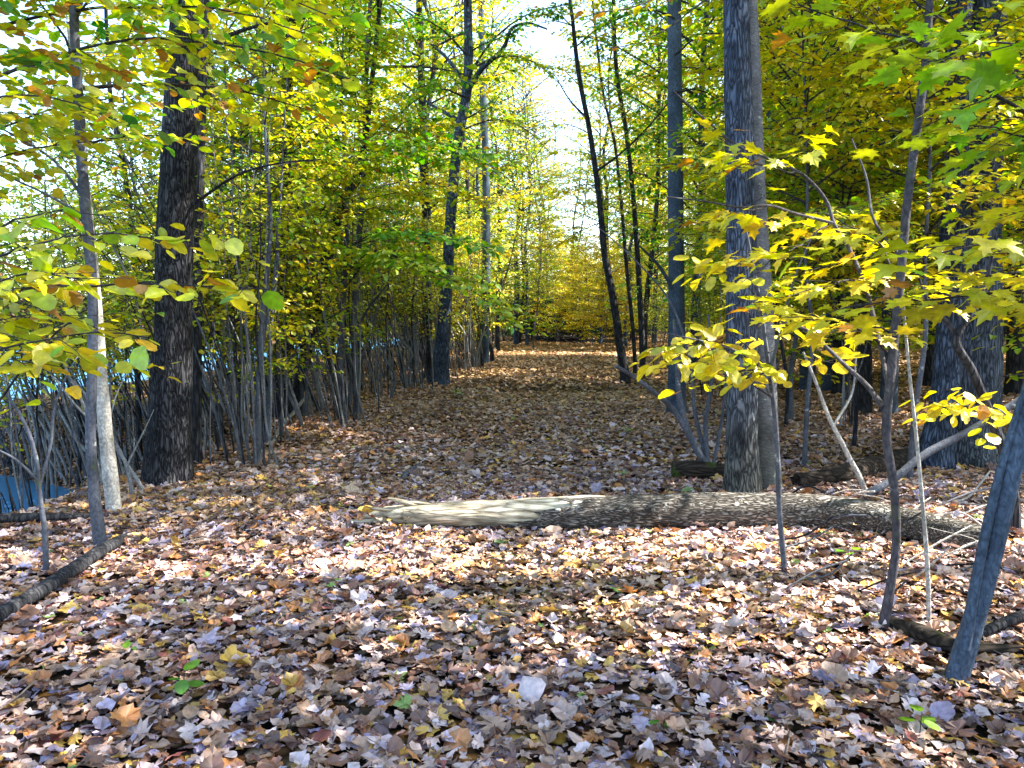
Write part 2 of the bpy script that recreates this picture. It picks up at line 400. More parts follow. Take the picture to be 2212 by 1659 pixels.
def water_mat():
    m, nt, N, K = new_mat('pond_water')
    out = nd(N, 'ShaderNodeOutputMaterial'); df = nd(N, 'ShaderNodeBsdfDiffuse'); b = nd(N, 'ShaderNodeBsdfGlossy', i_Roughness=.08)
    df.inputs[0].default_value = (.10, .30, .48, 1); b.inputs[0].default_value = (.25, .48, .78, 1)
    ms = nd(N, 'ShaderNodeMixShader'); ms.inputs[0].default_value = .6; K.new(df.outputs[0], ms.inputs[1]); K.new(b.outputs[0], ms.inputs[2])
    tc = nd(N, 'ShaderNodeTexCoord'); n1 = nd(N, 'ShaderNodeTexNoise', i_Scale=2.2, i_Detail=4.0)
    K.new(tc.outputs['Object'], n1.inputs['Vector'])
    bp = nd(N, 'ShaderNodeBump', i_Strength=.35, i_Distance=.08); K.new(n1.outputs[0], bp.inputs['Height']); K.new(bp.outputs[0], b.inputs['Normal'])
    K.new(ms.outputs[0], out.inputs[0]); return m
M['water'] = water_mat()

# ------------------------------------------------------------------ ground, water
def axis(lo, hi, fine_lo, fine_hi, step):
    a = list(np.arange(fine_lo, fine_hi + 1e-6, step)); s = step; v = fine_hi
    while v < hi: s *= 1.22; v += s; a.append(v)
    s = step; v = fine_lo
    while v > lo: s *= 1.22; v -= s; a.insert(0, v)
    return np.array(a)
gx = axis(-420, 420, -11, 11, .16); gy = axis(-120, 460, -1, 26, .16)
X, Y = np.meshgrid(gx, gy); Z = gz(X, Y)
nx, ny = len(gx), len(gy)
i = np.arange(ny - 1)[:, None] * nx + np.arange(nx - 1)[None]
g = MB(); g.add(np.stack([X, Y, Z], -1), np.stack([i, i + 1, i + nx + 1, i + nx], -1).reshape(-1, 4), (1, 1, 1))
o = link('ground', g.mesh('ground', [M['ground']])); o['kind'] = 'structure'
g = MB(); ax_ = np.linspace(-62, -4.0, 30); ay_ = np.linspace(-40, 120, 60)
X, Y = np.meshgrid(ax_, ay_); i = np.arange(59)[:, None] * 30 + np.arange(29)[None]
g.add(np.stack([X, Y, np.full_like(X, WATER_Z)], -1), np.stack([i, i + 1, i + 31, i + 30], -1).reshape(-1, 4), (1, 1, 1))
o = link('water', g.mesh('water', [M['water']])); o['kind'] = 'structure'

# ------------------------------------------------------------------ leaf litter
LIT = np.array([(.50, .33, .19), (.66, .50, .38), (.78, .68, .60), (.25, .11, .05), (.09, .042, .03), (.55, .23, .045), (.76, .48, .06), (.50, .45, .52), (.33, .29, .38), (.26, .05, .03), (.22, .42, .06), (.03, .018, .016)])
LW = np.array([.20, .18, .09, .16, .10, .07, .05, .07, .04, .012, .005, .02]); LW = LW / LW.sum()
def litter(g, n, y0, y1, xl, xr, kind, size, r, zmax=.045, mat=0, lobed=False):
    y = np.sqrt(r.uniform(y0 * y0, y1 * y1, n)) if xl is None else r.uniform(y0, y1, n)
    x = (r.uniform(-1, 1, n) * (.82 * y + 1.2)) if xl is None else xl(y) + (xr(y) - xl(y)) * r.random(n)
    z = gz(x, y); ok = z > WATER_Z - .05
    x, y, z = x[ok], y[ok], z[ok]; n = len(x)
    az = r.uniform(0, 6.283, n); pit = r.normal(0, .22, n)
    d = np.stack([np.cos(az) * np.cos(pit), np.sin(az) * np.cos(pit), np.sin(pit)], -1)
    nn = np.c_[r.normal(0, .27, (n, 2)), np.ones(n)]
    s = size * np.exp(r.normal(0, .28, n))
    p = np.stack([x, y, z + .006 + zmax * r.random(n) ** 1.3 + np.abs(np.sin(pit)) * s * .35], -1) - d * (s * .5)[:, None]
    far = np.clip((y - 6.5) / 16, 0, 1)[:, None]
    ci = r.choice(len(LIT), n, p=LW); c = LIT[ci] * r.uniform(.65, 1.2, (n, 1))
    warm = np.array([.46, .27, .075]) * r.uniform(.4, 1.3, (n, 1))
    c = c * .84 + np.array([.42, .29, .24]) * .16 * r.uniform(.5, 1.2, (n, 1))
    c = c * (1 - .68 * far) + warm * 1.45 * .68 * far
    damp = .62 + .62 * (.6 * vnoise(x * .9 + 7, y * .9) + .4 * vnoise(x * 3.1, y * 3.1 + 5))[:, None]
    gold = (sstep(.55, .85, vnoise(x * .45 + 30, y * .45)) * .3 * (r.random(n) < .5))[:, None]
    c = c * np.array([.98, .93, 1.04])
    c = c * damp * (1 - gold) + np.array([.62, .38, .07]) * gold
    # richer leaves under the wooded right side
    emit_leaves(g, p, d, nn, s, c, kind, mat, .25, int(r.integers(1e6)), .055)
LOGLINE = []
for px in range(830, 2140, 55):
    b_ = base(px, 1140 + max(0, px - 1800) * .1); LOGLINE.append((b_[0], b_[1] + .13, .15, .99, 42))
g = MB(); r = np.random.default_rng(21)
litter(g, 40000, 1.3, 8, None, None, 'litter', .053, r, .022)
litter(g, 25000, 1.3, 8, None, None, 'litter_lobed', .069, r, .03)
litter(g, 74000, 8, 17, None, None, 'litter_s', .062, r, .025)
litter(g, 9000, 8, 14, None, None, 'litter_lobed', .075, r, .03)
litter(g, 52000, 17, 36, None, None, 'litter_s', .095, r)
litter(g, 16000, 34, 64, lambda y: -6 + .07 * y, lambda y: 9 + .05 * y, 'quad', .15, r)
r2 = np.random.default_rng(31)
for k in range(320):                                        # broken twiglets lying in the litter
    y = math.sqrt(r2.uniform(1.7, 120)); x = r2.uniform(-1, 1) * (.75 * y + .5)
    z = float(gz(x, y))
    if z < WATER_Z: continue
    P = free_path((x, y, z + .03), r2.uniform(0, 6.28), r2.uniform(.08, .34), 0, 0, r2, 4, .25); P[:, 2] = z + .032 + r2.uniform(-.006, .012, 4)
    tube(g, P, np.linspace(.0035, .0018, 4) * r2.uniform(.6, 1.5), 4, np.array((.13, .10, .085)) * r2.uniform(.5, 2.2), 0)
for cx, cy, nx_, ny_, m_ in LOGLINE:                        # leaves banked against and on the fallen log
    q_ = r2.normal(0, 1, m_); side = np.where(r2.random(m_) < .6, -1, 1); off = .13 + np.abs(r2.normal(0, .09, m_))
    x = cx + r2.uniform(-.28, .28, m_) + nx_ * side * off; y = cy + ny_ * side * off
    z = gz(x, y) + .02 + np.clip(.24 - off, 0, .12) * r2.uniform(.2, 1, m_)
    az = r2.uniform(0, 6.28, m_); d = np.stack([np.cos(az), np.sin(az), r2.normal(0, .4, m_)], -1)
    emit_leaves(g, np.stack([x, y, z], -1), d, np.c_[r2.normal(0, .5, (m_, 2)), np.ones(m_)], r2.uniform(.04, .075, m_), LIT[r2.choice(len(LIT), m_, p=LW)] * .85, 'litter', 0, .25, 5, .05)
o = link('leaf_litter', g.mesh('leaf_litter', [M['litter']], smooth=())); o['kind'] = 'stuff'
tag(o, 'thick carpet of fallen brown, tan and yellow leaves over the woodland floor', 'leaf litter')

# ------------------------------------------------------------------ hero trees
def spec(size, kind, hue, gap=.06, tgap=.22, tlen=.6, **k):
    return dict(size=size, kind=kind, hue=hue, gap=gap, tgap=tgap, tlen=tlen, **k)
def px_path(pts, Y0, lean=0.0):
    """pts = (px, py, width px) ; returns world points and radii at depth Y0 (+ lean metres per step upward)"""
    P = []; W = []
    for k, q in enumerate(pts):
        Yk = Y0 + lean * k + (q[3] if len(q) > 3 else 0)
        P.append(at(q[0], q[1], Yk)); W.append(q[2] / 2 / F * Yk)
    return np.array(P), np.array(W)
def hero(name, label, cat, pts, bark, height=None, sp=None, nb=0, h0=2.5, h1=None, lm=(.8, 2.0), seed=1, flare=.5, rough=.05, lobes=.03, sides=14, group=None, limbs=(), Y0=None, lean=0.0, rb=.015, part='trunk', boughs=(), leafpart='crown', e0=.4, droop=-.5, azc=None, azs=1., warm=None):
    r = np.random.default_rng(seed * 101 + 7)
    b = base(pts[0][0], pts[0][1]) if Y0 is None else np.array([at(pts[0][0], pts[0][1], Y0)[0], Y0, 0])
    b[2] = gz(b[0], b[1]); Yb = b[1]
    P, W = px_path(pts, Yb, lean)
    P[0][2] = b[2]
    root = thing(name, label, cat, tuple(b), group)
    P = P - b
    if height and height > P[-1][2] + .4:
        dirn = P[-1] - P[-2]; dirn /= np.linalg.norm(dirn); n_add = 3
        for k in range(n_add):
            dirn = dirn + np.array([r.normal(0, .05), r.normal(0, .05), .12]); dirn /= np.linalg.norm(dirn)
            step = (height - P[-1][2]) / (n_add - k)
            P = np.r_[P, [P[-1] + dirn * step]]; W = np.r_[W, W[-1] * (.72 if k < n_add - 1 else .3)]
    P = np.r_[[P[0] - np.array([0, 0, .14])], P]; W = np.r_[W[0], W]
    PP, WW = resample(P, W, max(16, int(len(P) * 7)))
    g = MB(); tube(g, PP, WW, sides, (1, 1, 1), 0, rough, lobes, flare, max(.12, WW[0] * 1.3), seed)
    if warm:                                                # bark tint turns warmer brown toward the foot
        q_ = np.exp(-np.clip(g.v[0][:, 2:3], 0, 9) / .9); g.c[0] = 1 + q_ * (np.array(warm) - 1)
    link(part, g.mesh(part, [M[bark]]), root)
    for k, lp in enumerate(limbs):                         # limbs given in picture units: list of (px, py, width, dY)
        q, w = px_path(lp, Yb); q = q - b
        q2, w2 = resample(q, w, max(8, len(lp) * 5))
        g = MB(); tube(g, q2, w2, 7, (1, 1, 1), 0, .04, 0, .25, w2[0] * 2, seed + k)
        link('limb', g.mesh('limb', [M[bark]]), root)
    g = MB(); L = Leaves(); any_ = False
    if sp and nb:
        crown(g, L, PP, h0, h1 or PP[-1][2] * .97, nb, lm[0], lm[1], sp, r, rb, e0, droop, azc=azc, azs=azs); any_ = True
    for bp_ in boughs:                                      # leafy boughs given in picture units
        pts_b, r0, s2 = bp_[:3]
        q = np.array([at(x, y, yy) for x, y, yy in pts_b]) - b
        q2, _ = resample(q, np.ones(len(q)), max(8, len(q) * 4))
        q2 = q2 + np.cumsum(r.normal(0, .006, q2.shape), axis=0)
        bough(g, L, q2, r0, s2, r, hue=bp_[3] if len(bp_) > 3 else None); any_ = True
    if any_:
        L.emit(g, (sp or boughs[0][2])['kind'], 1, seed=seed)
        link(leafpart, g.mesh(leafpart, [M['twig'], M['leaf']]), root)
    return root

S_hazel = spec(.072, 'oval', .60, gap=.048, tgap=.12, tlen=.42, hs=.10, sub=.2, dead=.03, tilt=.5, drop=-.35)
S_canopy = spec(.10, 'oval', .52, gap=.052, tgap=.14, tlen=.65, hs=.1, sub=.2, dead=.09)
S_maple = spec(.112, 'maple', .53, gap=.065, tgap=.15, tlen=.45, hs=.07, dead=.02, drop=-.18, tilt=.22, sub=.2)
S_mapleY = spec(.11, 'maple', .66, gap=.06, tgap=.12, tlen=.42, hs=.06, dead=.03, drop=-.22, tilt=.25, sub=.2)
S_shrubY = spec(.098, 'oval', .70, gap=.045, tgap=.12, tlen=.36, hs=.05, drop=-.35, tilt=.5)
S_lime = spec(.115, 'oval_s', .43, gap=.045, tgap=.12, tlen=.65, sub=.2, hs=.07)
S_high = spec(.14, 'oval_s', .50, gap=.10, tgap=.34, tlen=1.1, sub=.4, hs=.1)
S_mid = spec(.10, 'oval_s', .60, gap=.055, tgap=.16, tlen=.75, sub=.25, hs=.08)
S_midG = spec(.095, 'oval_s', .42, gap=.05, tgap=.15, tlen=.75, sub=.22, hs=.09)
S_thin = spec(.08, 'oval', .62, gap=.09, tgap=.22, tlen=.4, hs=.08, dead=.08, keep=.7)
S_sparse = spec(.08, 'oval_s', .62, gap=.08, tgap=.22, tlen=.55, hs=.09)

# left side
hero('oak_tree', 'stout dark oak with deeply furrowed mossy bark standing alone on the left bank', 'tree',
     [(366, 1042, 98), (369, 900, 88), (375, 700, 80), (380, 500, 76), (392, 250, 72), (406, 0, 62)], 'oak', 15, S_high, 16, 7.0, None, (1.5, 4.0), 1, .32, .06, .03, 26, rb=.05,
     limbs=[[(378, 470, 9), (440, 425, 7, -.1), (520, 375, 5, -.3), (620, 350, 4, -.5), (700, 345, 2, -.7)], [(400, 160, 14), (470, 90, 10, .2), (560, 55, 7, .4), (660, 40, 4, .5)]])
hero('oak_tree', 'narrow near-black trunk tucked close behind the stout furrowed oak', 'tree',
     [(424, 980, 24), (425, 800, 21), (427, 640, 20), (434, 300, 18), (443, 0, 15)], 'dark', 13, S_high, 10, 6.5, None, (1.2, 3.0), 2, .3, Y0=8.7, rb=.035)
hero('pale_tree', 'slender pale trunk dappled with sun left of the stout oak, bark almost white', 'tree',
     [(246, 1108, 33), (229, 950, 30), (217, 800, 26), (208, 660, 22), (199, 540, 18), (186, 400, 14), (168, 250, 10)], 'pale', 5.2, S_canopy, 8, 2.8, None, (.6, 1.2), 3, .25, rb=.012)
hero('young_tree', 'thin grey-brown sapling rising in front of the pale trunk, with leafy boughs overhead', 'tree',
     [(218, 1186, 28), (205, 1080, 24), (196, 960, 22), (199, 800, 20), (200, 640, 20), (191, 513, 22), (181, 410, 22), (171, 239, 21), (160, 34, 18), (157, -90, 15)], 'grey', 6.5, S_canopy, 9, 2.7, None, (.8, 1.7), 4, .3, sides=10, rb=.014,
     limbs=[[(160, 50, 12), (185, -30, 9, .1), (215, -120, 6, .2)], [(183, 430, 8), (120, 350, 6, .1), (0, 275, 4, .2)], [(186, 470, 7), (100, 420, 5, -.1), (-10, 370, 4, -.2)]])
hero('young_tree', 'spindly low sapling at the far left edge, its bare stem forking over the bank', 'tree',
     [(100, 1240, 13), (97, 1150, 12), (85, 1060, 10), (80, 1000, 9), (60, 930, 8), (20, 860, 6), (-40, 800, 4)], 'grey', None, None, 0, seed=5, sides=8, flare=.2,
     limbs=[[(84, 1050, 8), (110, 960, 6, .1), (118, 880, 5, .2), (150, 800, 4, .2), (180, 750, 2, .3)], [(84, 1040, 6), (30, 990, 5, -.1), (-30, 960, 4, -.2)]])
hero('forest_tree', 'upright dark trunk standing between the stout oak and the path edge', 'tree',
     [(610, 905, 40), (618, 700, 31), (615, 480, 28), (618, 250, 25), (632, 0, 19)], 'dark', 16, S_high, 18, 6.0, None, (1.2, 3.2), 6, .3, rb=.035,
     limbs=[[(617, 470, 14), (570, 380, 9, .1), (540, 290, 6, .3), (520, 180, 4, .5)], [(618, 430, 12), (680, 360, 8, -.2), (735, 290, 5, -.4)]])
hero('forest_tree', 'crooked dark trunk leaning right beside the upright dark trunk', 'tree',
     [(640, 892, 24), (672, 720, 27), (705, 560, 23), (740, 440, 19), (770, 380, 15), (800, 200, 11), (822, 0, 8)], 'dark', 12, S_high, 12, 5.2, None, (1., 2.6), 7, .3, rb=.03)
hero('young_tree', 'pale grey sapling with a sunlit streak halfway up its stem, left of the path', 'tree',
     [(556, 1002, 19), (560, 850, 15), (566, 700, 13), (578, 580, 11), (584, 500, 9), (575, 330, 7), (570, 200, 5)], 'grey', 5.5, S_sparse, 12, 2.2, None, (.6, 1.3), 8, .25, sides=9, rb=.008,
     limbs=[[(562, 800, 8), (572, 720, 6, .05), (592, 600, 5, .1), (600, 470, 4, .15)]])
hero('young_tree', 'thinner twin stem just right of the pale grey sapling', 'tree',
     [(577, 962, 11), (583, 850, 9), (586, 700, 8), (600, 560, 6), (606, 430, 5)], 'grey', 4.6, S_sparse, 8, 2.0, None, (.5, 1.1), 9, .2, sides=7, rb=.007)
hero('forest_tree', 'slim straight trunk with a sunlit foot at the left edge of the path', 'tree',
     [(773, 893, 15), (768, 800, 14), (765, 700, 14), (772, 560, 12), (785, 400, 11), (790, 200, 10), (800, 0, 8)], 'grey', 9, S_midG, 22, 2.6, None, (.8, 2.2), 10, .25, rb=.012,
     limbs=[[(766, 720, 7), (800, 660, 5, -.3), (850, 600, 3, -.5)]])
hero('forest_tree', 'grey flare-footed trunk with a high limb arching over the path', 'tree',
     [(951, 832, 40), (960, 700, 29), (966, 600, 25), (975, 450, 23), (989, 307, 22), (1009, 188, 21), (1010, 0, 17)], 'ash', 14, S_high, 14, 7.5, None, (1.2, 3.0), 11, .45, rb=.035,
     limbs=[[(1007, 200, 14), (1040, 150, 11, -.4), (1090, 100, 9, -.9), (1105, 62, 7, -1.2), (1135, 50, 5, -1.5), (1180, 62, 4, -1.9)],
            [(1005, 180, 9), (960, 120, 7, .3), (930, 95, 5, .5)], [(990, 260, 9), (930, 225, 6, .2), (870, 180, 4, .5)]],
     boughs=[([(1009, 170, 18.6), (1060, 90, 18), (1140, 30, 17), (1230, 5, 16)], .03, S_midG, .26), ([(1009, 120, 18.6), (960, 70, 18), (900, 40, 17.5), (840, 50, 17)], .03, S_midG, .24), ([(1007, 210, 18.6), (960, 190, 18), (900, 210, 17.5), (850, 260, 17.3)], .03, S_midG, .3), ([(1000, 260, 18.6), (1050, 230, 18), (1080, 200, 17.5)], .02, S_midG, .3),
              ([(1009, 150, 18.6), (1080, 120, 17.5), (1150, 130, 16.5), (1215, 180, 15.5)], .03, S_mid, .5), ([(1000, 280, 18.6), (1070, 260, 17.5), (1140, 290, 16.5), (1190, 340, 16)], .025, S_mid, .6),
              ([(985, 330, 18.6), (1050, 350, 17.8), (1120, 400, 17)], .02, S_mid, .55)])
hero('forest_tree', 'blue-grey trunk far down the left side of the path, bare of branches below', 'tree',
     [(1047, 786, 19), (1050, 600, 18), (1048, 310, 15), (1042, 165, 14), (1040, 0, 12)], 'blue', 17, S_high, 12, 11.5, None, (1.0, 2.4), 12, .35, rb=.03)
hero('forest_tree', 'dark straight trunk behind the flare-footed trunk left of the path', 'tree',
     [(925, 812, 20), (922, 650, 19), (918, 400, 17), (910, 150, 15), (905, 0, 13)], 'dark', 15, S_midG, 24, 4.0, None, (1.4, 3.0), 13, .3, Y0=21, rb=.03)
rs = np.random.default_rng(515)
S_tip = spec(.075, 'oval_s', .58, gap=.075, tgap=.2, tlen=.45, hs=.1)
def thicket(n, fx, label, group, lean, rise, seed):
    for k in range(n):
        x0, y0 = fx(); ln = rs.uniform(*lean); up = rs.uniform(*rise); w0 = rs.uniform(5, 10.5); bw = rs.uniform(.6, 1.6)
        pts = [(x0 - ln * u ** bw + rs.normal(0, 9) * (u > 0), y0 - up * u, w0 * (1 - .72 * u)) for u in (0, .2, .42, .64, .84, 1.0)]
        m = [(q[0], q[1], q[2] * .6) for q in pts]
        a_, s_ = pts[int(rs.integers(1, 4))], rs.choice([-1, 1])
        lim = [(a_[0], a_[1], a_[2] * .6), (a_[0] + s_ * rs.uniform(20, 45), a_[1] - rs.uniform(50, 90), a_[2] * .45, .1), (a_[0] + s_ * rs.uniform(40, 90), a_[1] - rs.uniform(120, 220), a_[2] * .2, .3)]
        hero('thicket_sapling', label, 'sapling', pts, ('stem', 'stem', 'grey', 'dark')[k % 4], None, S_tip, 7, 1.5, None, (.4, .9), seed + k, .2, sides=7, rb=.006, group=group, limbs=[lim], part='stem', leafpart='foliage')
thicket(26, lambda: (lambda u: (430 + 350 * u + rs.normal(0, 12), 985 - 100 * u - rs.random() * 45))(rs.random()), 'thin bare sapling leaning left in the thicket between the stout oak and the path', 'leaning saplings right of the oak', (20, 190), (260, 460), 600)
thicket(26, lambda: (rs.uniform(20, 335), rs.uniform(995, 1078)), 'thin bent sapling leaning out over the water left of the stout oak', 'leaning saplings over the water', (40, 260), (220, 440), 700)
thicket(14, lambda: (lambda u: (800 + 260 * u + rs.normal(0, 10), 880 - 95 * u - rs.random() * 20))(rs.random()), 'thin sapling among the grey trunks along the far left path edge', 'thin saplings along the left path edge', (-40, 60), (150, 300), 800)
# right side
hero('forest_tree', 'leaning dark tree at the right path edge, thin top crossing the white sky gap', 'tree',
     [(1350, 827, 21.6), (1338, 740, 17.6), (1324, 643, 15.2), (1307, 557, 13.6), (1296, 444, 12.0), (1272, 273, 10.4), (1252, 171, 9.6), (1231, 0, 7.2)], 'dark', 13, S_sparse, 12, 8.0, None, (.8, 2.0), 14, .4, rb=.02,
     limbs=[[(1285, 372, 6), (1330, 340, 5, -.4), (1385, 290, 4, -.8), (1450, 215, 3, -1.2)], [(1268, 255, 4), (1230, 215, 3, .3), (1200, 165, 2, .5)]],
     boughs=[([(1240, 60, 19.7), (1200, 30, 19), (1150, 40, 18.5)], .02, S_mid, .62), ([(1255, 190, 19.7), (1215, 150, 20), (1170, 140, 20.5)], .015, S_sparse, .6), ([(1275, 290, 19.7), (1235, 270, 20), (1190, 270, 21)], .015, S_sparse, .64),
             ([(1290, 400, 19.7), (1245, 400, 20), (1195, 430, 21)], .015, S_mid, .66), ([(1300, 480, 19.7), (1250, 500, 20), (1190, 540, 21)], .015, S_mid, .66), ([(1245, 100, 19.7), (1300, 60, 19), (1360, 60, 18.5)], .02, S_mid, .66)])
hero('forest_tree', 'wiry dark trunk swaying right of the leaning tree on the path edge', 'tree',
     [(1388, 812, 14), (1380, 600, 12), (1368, 427, 10), (1351, 273, 9), (1334, 171, 9), (1325, 0, 8)], 'dark', 14, S_mid, 24, 3.4, None, (.8, 2.0), 15, .3, Y0=20.5, rb=.014)
hero('forest_tree', 'thinnest of the dark wiry stems beside the white sky gap', 'tree',
     [(1372, 800, 9), (1352, 560, 8), (1341, 427, 7), (1324, 290, 6), (1307, 222, 6), (1290, 100, 5), (1280, 0, 4)], 'dark', 12, S_mid, 16, 3.2, None, (.6, 1.6), 16, .2, Y0=22.5, rb=.01)
hero('forest_tree', 'smooth straight blue-grey trunk like a column left of the big twin trunk', 'tree',
     [(1462, 892, 40), (1462, 700, 35), (1460, 500, 33), (1458, 250, 31), (1456, 0, 28)], 'blue', 16, S_high, 16, 7.5, None, (1.4, 3.4), 17, .3, sides=18, rb=.035,
     limbs=[[(1462, 640, 10), (1420, 570, 7, -.3), (1380, 530, 4, -.6)]],
     boughs=[([(1457, 40, 12.6), (1420, 20, 12.2), (1360, 30, 11.8), (1300, 60, 11.5)], .02, S_midG, .3), ([(1458, 120, 12.6), (1500, 90, 12.4), (1560, 100, 12.2)], .02, S_midG, .26), ([(1458, 200, 12.6), (1510, 190, 12.9), (1570, 220, 13.3)], .02, S_midG, .3)])
for k_, (bk, lb, pts) in enumerate([
    ('dark', 'dark trunk between the big twin trunk and the mottled maple stem, foot in shade', [(1866, 892, 32), (1868, 760, 28), (1862, 600, 24), (1850, 400, 22), (1842, 200, 20), (1835, 0, 18)]),
    ('dark', 'stout near-black trunk deep in the woods right of the big twin trunk', [(1815, 850, 36), (1818, 640, 33), (1816, 444, 32), (1806, 250, 30), (1797, 80, 28), (1793, 0, 26)]),
    ('blue', 'blue trunk slanting up left just right of the big twin trunk', [(1738, 842, 22), (1741, 600, 21), (1734, 330, 19), (1712, 190, 18), (1690, 90, 17), (1672, 0, 15)]),
    ('blue', 'straight blue trunk half hidden behind the big twin trunk', [(1668, 838, 22), (1668, 500, 21), (1664, 250, 19), (1655, 0, 17)]),
    ('dark', 'dark trunk at the far right edge beyond the massive furrowed trunk', [(2194, 850, 40), (2192, 500, 36), (2196, 200, 34), (2200, 0, 32)]),
    ('dark', 'slim dark trunk between the mottled maple stem and the massive furrowed trunk', [(2006, 835, 24), (2008, 600, 22), (2012, 300, 20), (2014, 0, 18)])]):
    hero('forest_tree', lb, 'tree', pts, bk, 14, S_high, 12, 6.5, None, (1.2, 3.0), 60 + k_, .3, rb=.03)
hero('young_tree', 'crooked dark sapling just left of the stout oak, its top bending left', 'tree',
     [(302, 992, 14), (294, 700, 13), (284, 480, 12), (266, 350, 11), (240, 222, 10), (232, 100, 8), (228, 0, 7)], 'dark', 6, S_canopy, 7, 3.0, None, (.6, 1.3), 67, .2, sides=8, rb=.009)
tw_b = base(1603, 1068)
hero('twin_tree', 'left furrowed half of the big twin trunk behind the fallen log', 'tree',
     [(1603, 1070, 76), (1602, 950, 68), (1601, 800, 66), (1600, 600, 64), (1598, 400, 60), (1594, 200, 58), (1590, 0, 54)], 'ash', 16, S_high, 18, 7.0, None, (1.4, 4.0), 18, .35, .05, .03, 22, rb=.045, boughs=[([(1590, -70, 6.9), (1480, -20, 6.3), (1350, 30, 5.9), (1230, 50, 5.6)], .012, S_thin, .64), ([(1590, -70, 6.9), (1500, 20, 6.4), (1400, 90, 6.1), (1290, 110, 5.9)], .010, S_thin, .66)], warm=(1.9, 1.35, .7))
hero('twin_tree', 'right smooth banded half of the big twin trunk, with a sunlit edge', 'tree',
     [(1660, 1066, 54), (1656, 950, 50), (1650, 800, 50), (1642, 640, 50), (1632, 480, 48), (1624, 300, 46), (1618, 120, 44), (1612, 0, 42)], 'beech', 14, S_high, 12, 7.0, None, (1.2, 3.0), 19, .18, .03, .03, 20, Y0=float(tw_b[1]) + .14, rb=.04, warm=(1.15, 1.1, .8))
hero('ash_tree', 'massive blue-grey trunk with deep vertical furrows and flared roots at the right', 'tree',
     [(2072, 1002, 150), (2085, 850, 128), (2095, 650, 120), (2100, 400, 116), (2106, 200, 112), (2112, 0, 106)], 'ash', 18, S_high, 18, 7.5, None, (2.0, 4.5), 20, .35, .07, .05, 30, rb=.06, warm=(1.3, 1.1, .8))
hero('ash_tree', 'lighter fused stem on the left flank of the massive furrowed trunk', 'tree',
     [(2022, 1000, 62), (2042, 850, 54), (2060, 650, 52), (2066, 400, 50), (2072, 150, 48), (2076, 0, 46)], 'ash', 15, S_high, 10, 7.5, None, (1.5, 3.5), 21, .4, .06, .04, 18, Y0=8.25, rb=.04)
H14 = hero('maple_tree', 'slender mottled maple stem with lit right side, standing before the right end of the log', 'tree',
     [(1908, 1366, 24.5), (1922, 1280, 19.4), (1936, 1180, 18.7), (1932, 1060, 18.7), (1915, 940, 19.4), (1926, 800, 18.7), (1945, 600, 18.0), (1962, 420, 18.0), (1985, 250, 17.3), (2002, 100, 15.8), (2010, -40, 14.4)], 'mottled', 6.0, S_mapleY, 14, 3.0, None, (.6, 1.6), 22, .3, sides=12, rb=.01,
     limbs=[[(1908, 880, 14), (1870, 830, 11, .15), (1822, 786, 9, .3), (1780, 745, 8, .4), (1746, 715, 7, .5), (1680, 690, 5, .6)],
            [(1922, 850, 10), (1895, 720, 10, .2), (1866, 610, 9, .35), (1832, 533, 9, .45), (1802, 485, 8, .5), (1788, 440, 8, .55), (1736, 379, 7, .55), (1665, 345, 6, .55), (1593, 314, 5, .55), (1520, 255, 4, .55), (1456, 198, 3, .55)],
            [(1800, 482, 6, .5), (1720, 462, 7, .5), (1661, 444, 6, .4), (1603, 448, 5, .3), (1530, 436, 4, .2), (1440, 425, 3, .1)],
            [(1950, 560, 8), (1890, 480, 6, .2), (1870, 380, 5, .4), (1840, 300, 3, .5)]],
     boughs=[([(1736, 379, 4.4), (1680, 360, 4.2), (1600, 320, 4.0), (1540, 280, 3.9)], .006, S_mapleY, .66),
             ([(1661, 444, 4.1), (1620, 460, 3.9), (1560, 480, 3.7)], .005, S_mapleY, .68),
             ([(1790, 482, 4.4), (1740, 520, 4.1), (1660, 570, 3.8), (1600, 610, 3.7)], .006, S_mapleY, .68),
             ([(1860, 600, 4.4), (1800, 610, 4.1), (1700, 640, 4.0), (1640, 650, 3.9)], .006, S_mapleY, .66),
             ([(1920, 760, 3.9), (1850, 705, 3.7), (1760, 690, 3.6), (1690, 695, 3.5)], .007, S_mapleY, .70),
             ([(1930, 720, 3.9), (1850, 700, 3.9), (1780, 715, 3.9)], .006, S_mapleY, .76),
             ([(1945, 600, 3.9), (1900, 520, 4.2), (1830, 480, 4.5), (1760, 460, 4.9)], .007, S_mapleY, .66)])
hero('young_tree', 'hair-thin pale sunlit stem right of the mottled maple stem', 'tree',
     [(2006, 1352, 10), (2002, 1200, 10), (1992, 1080, 9), (1980, 950, 8), (1962, 780, 7), (1952, 660, 5), (1948, 560, 3)], 'pale', None, None, 0, seed=23, flare=.1, sides=7,
     boughs=[([(1958, 700, 4.1), (1990, 640, 4.1), (2040, 600, 4.2)], .003, S_mapleY, .68)])
hero('leaning_tree', 'thick blue-grey double stem leaning out of the right edge in the foreground', 'tree',
     [(2064, 1474, 48.8), (2090, 1380, 45.9), (2130, 1240, 42.9), (2165, 1100, 40.0), (2195, 980, 37.0), (2240, 820, 34.0), (2300, 600, 29.6), (2370, 350, 25.2)], 'blue', 4.5, None, 0, seed=24, flare=.12, rough=.05, lobes=.09, sides=18,
     limbs=[[(2084, 1400, 26, -.03), (2106, 1270, 23, -.03), (2136, 1120, 20, -.02), (2171, 980, 17), (2228, 800, 14)]])
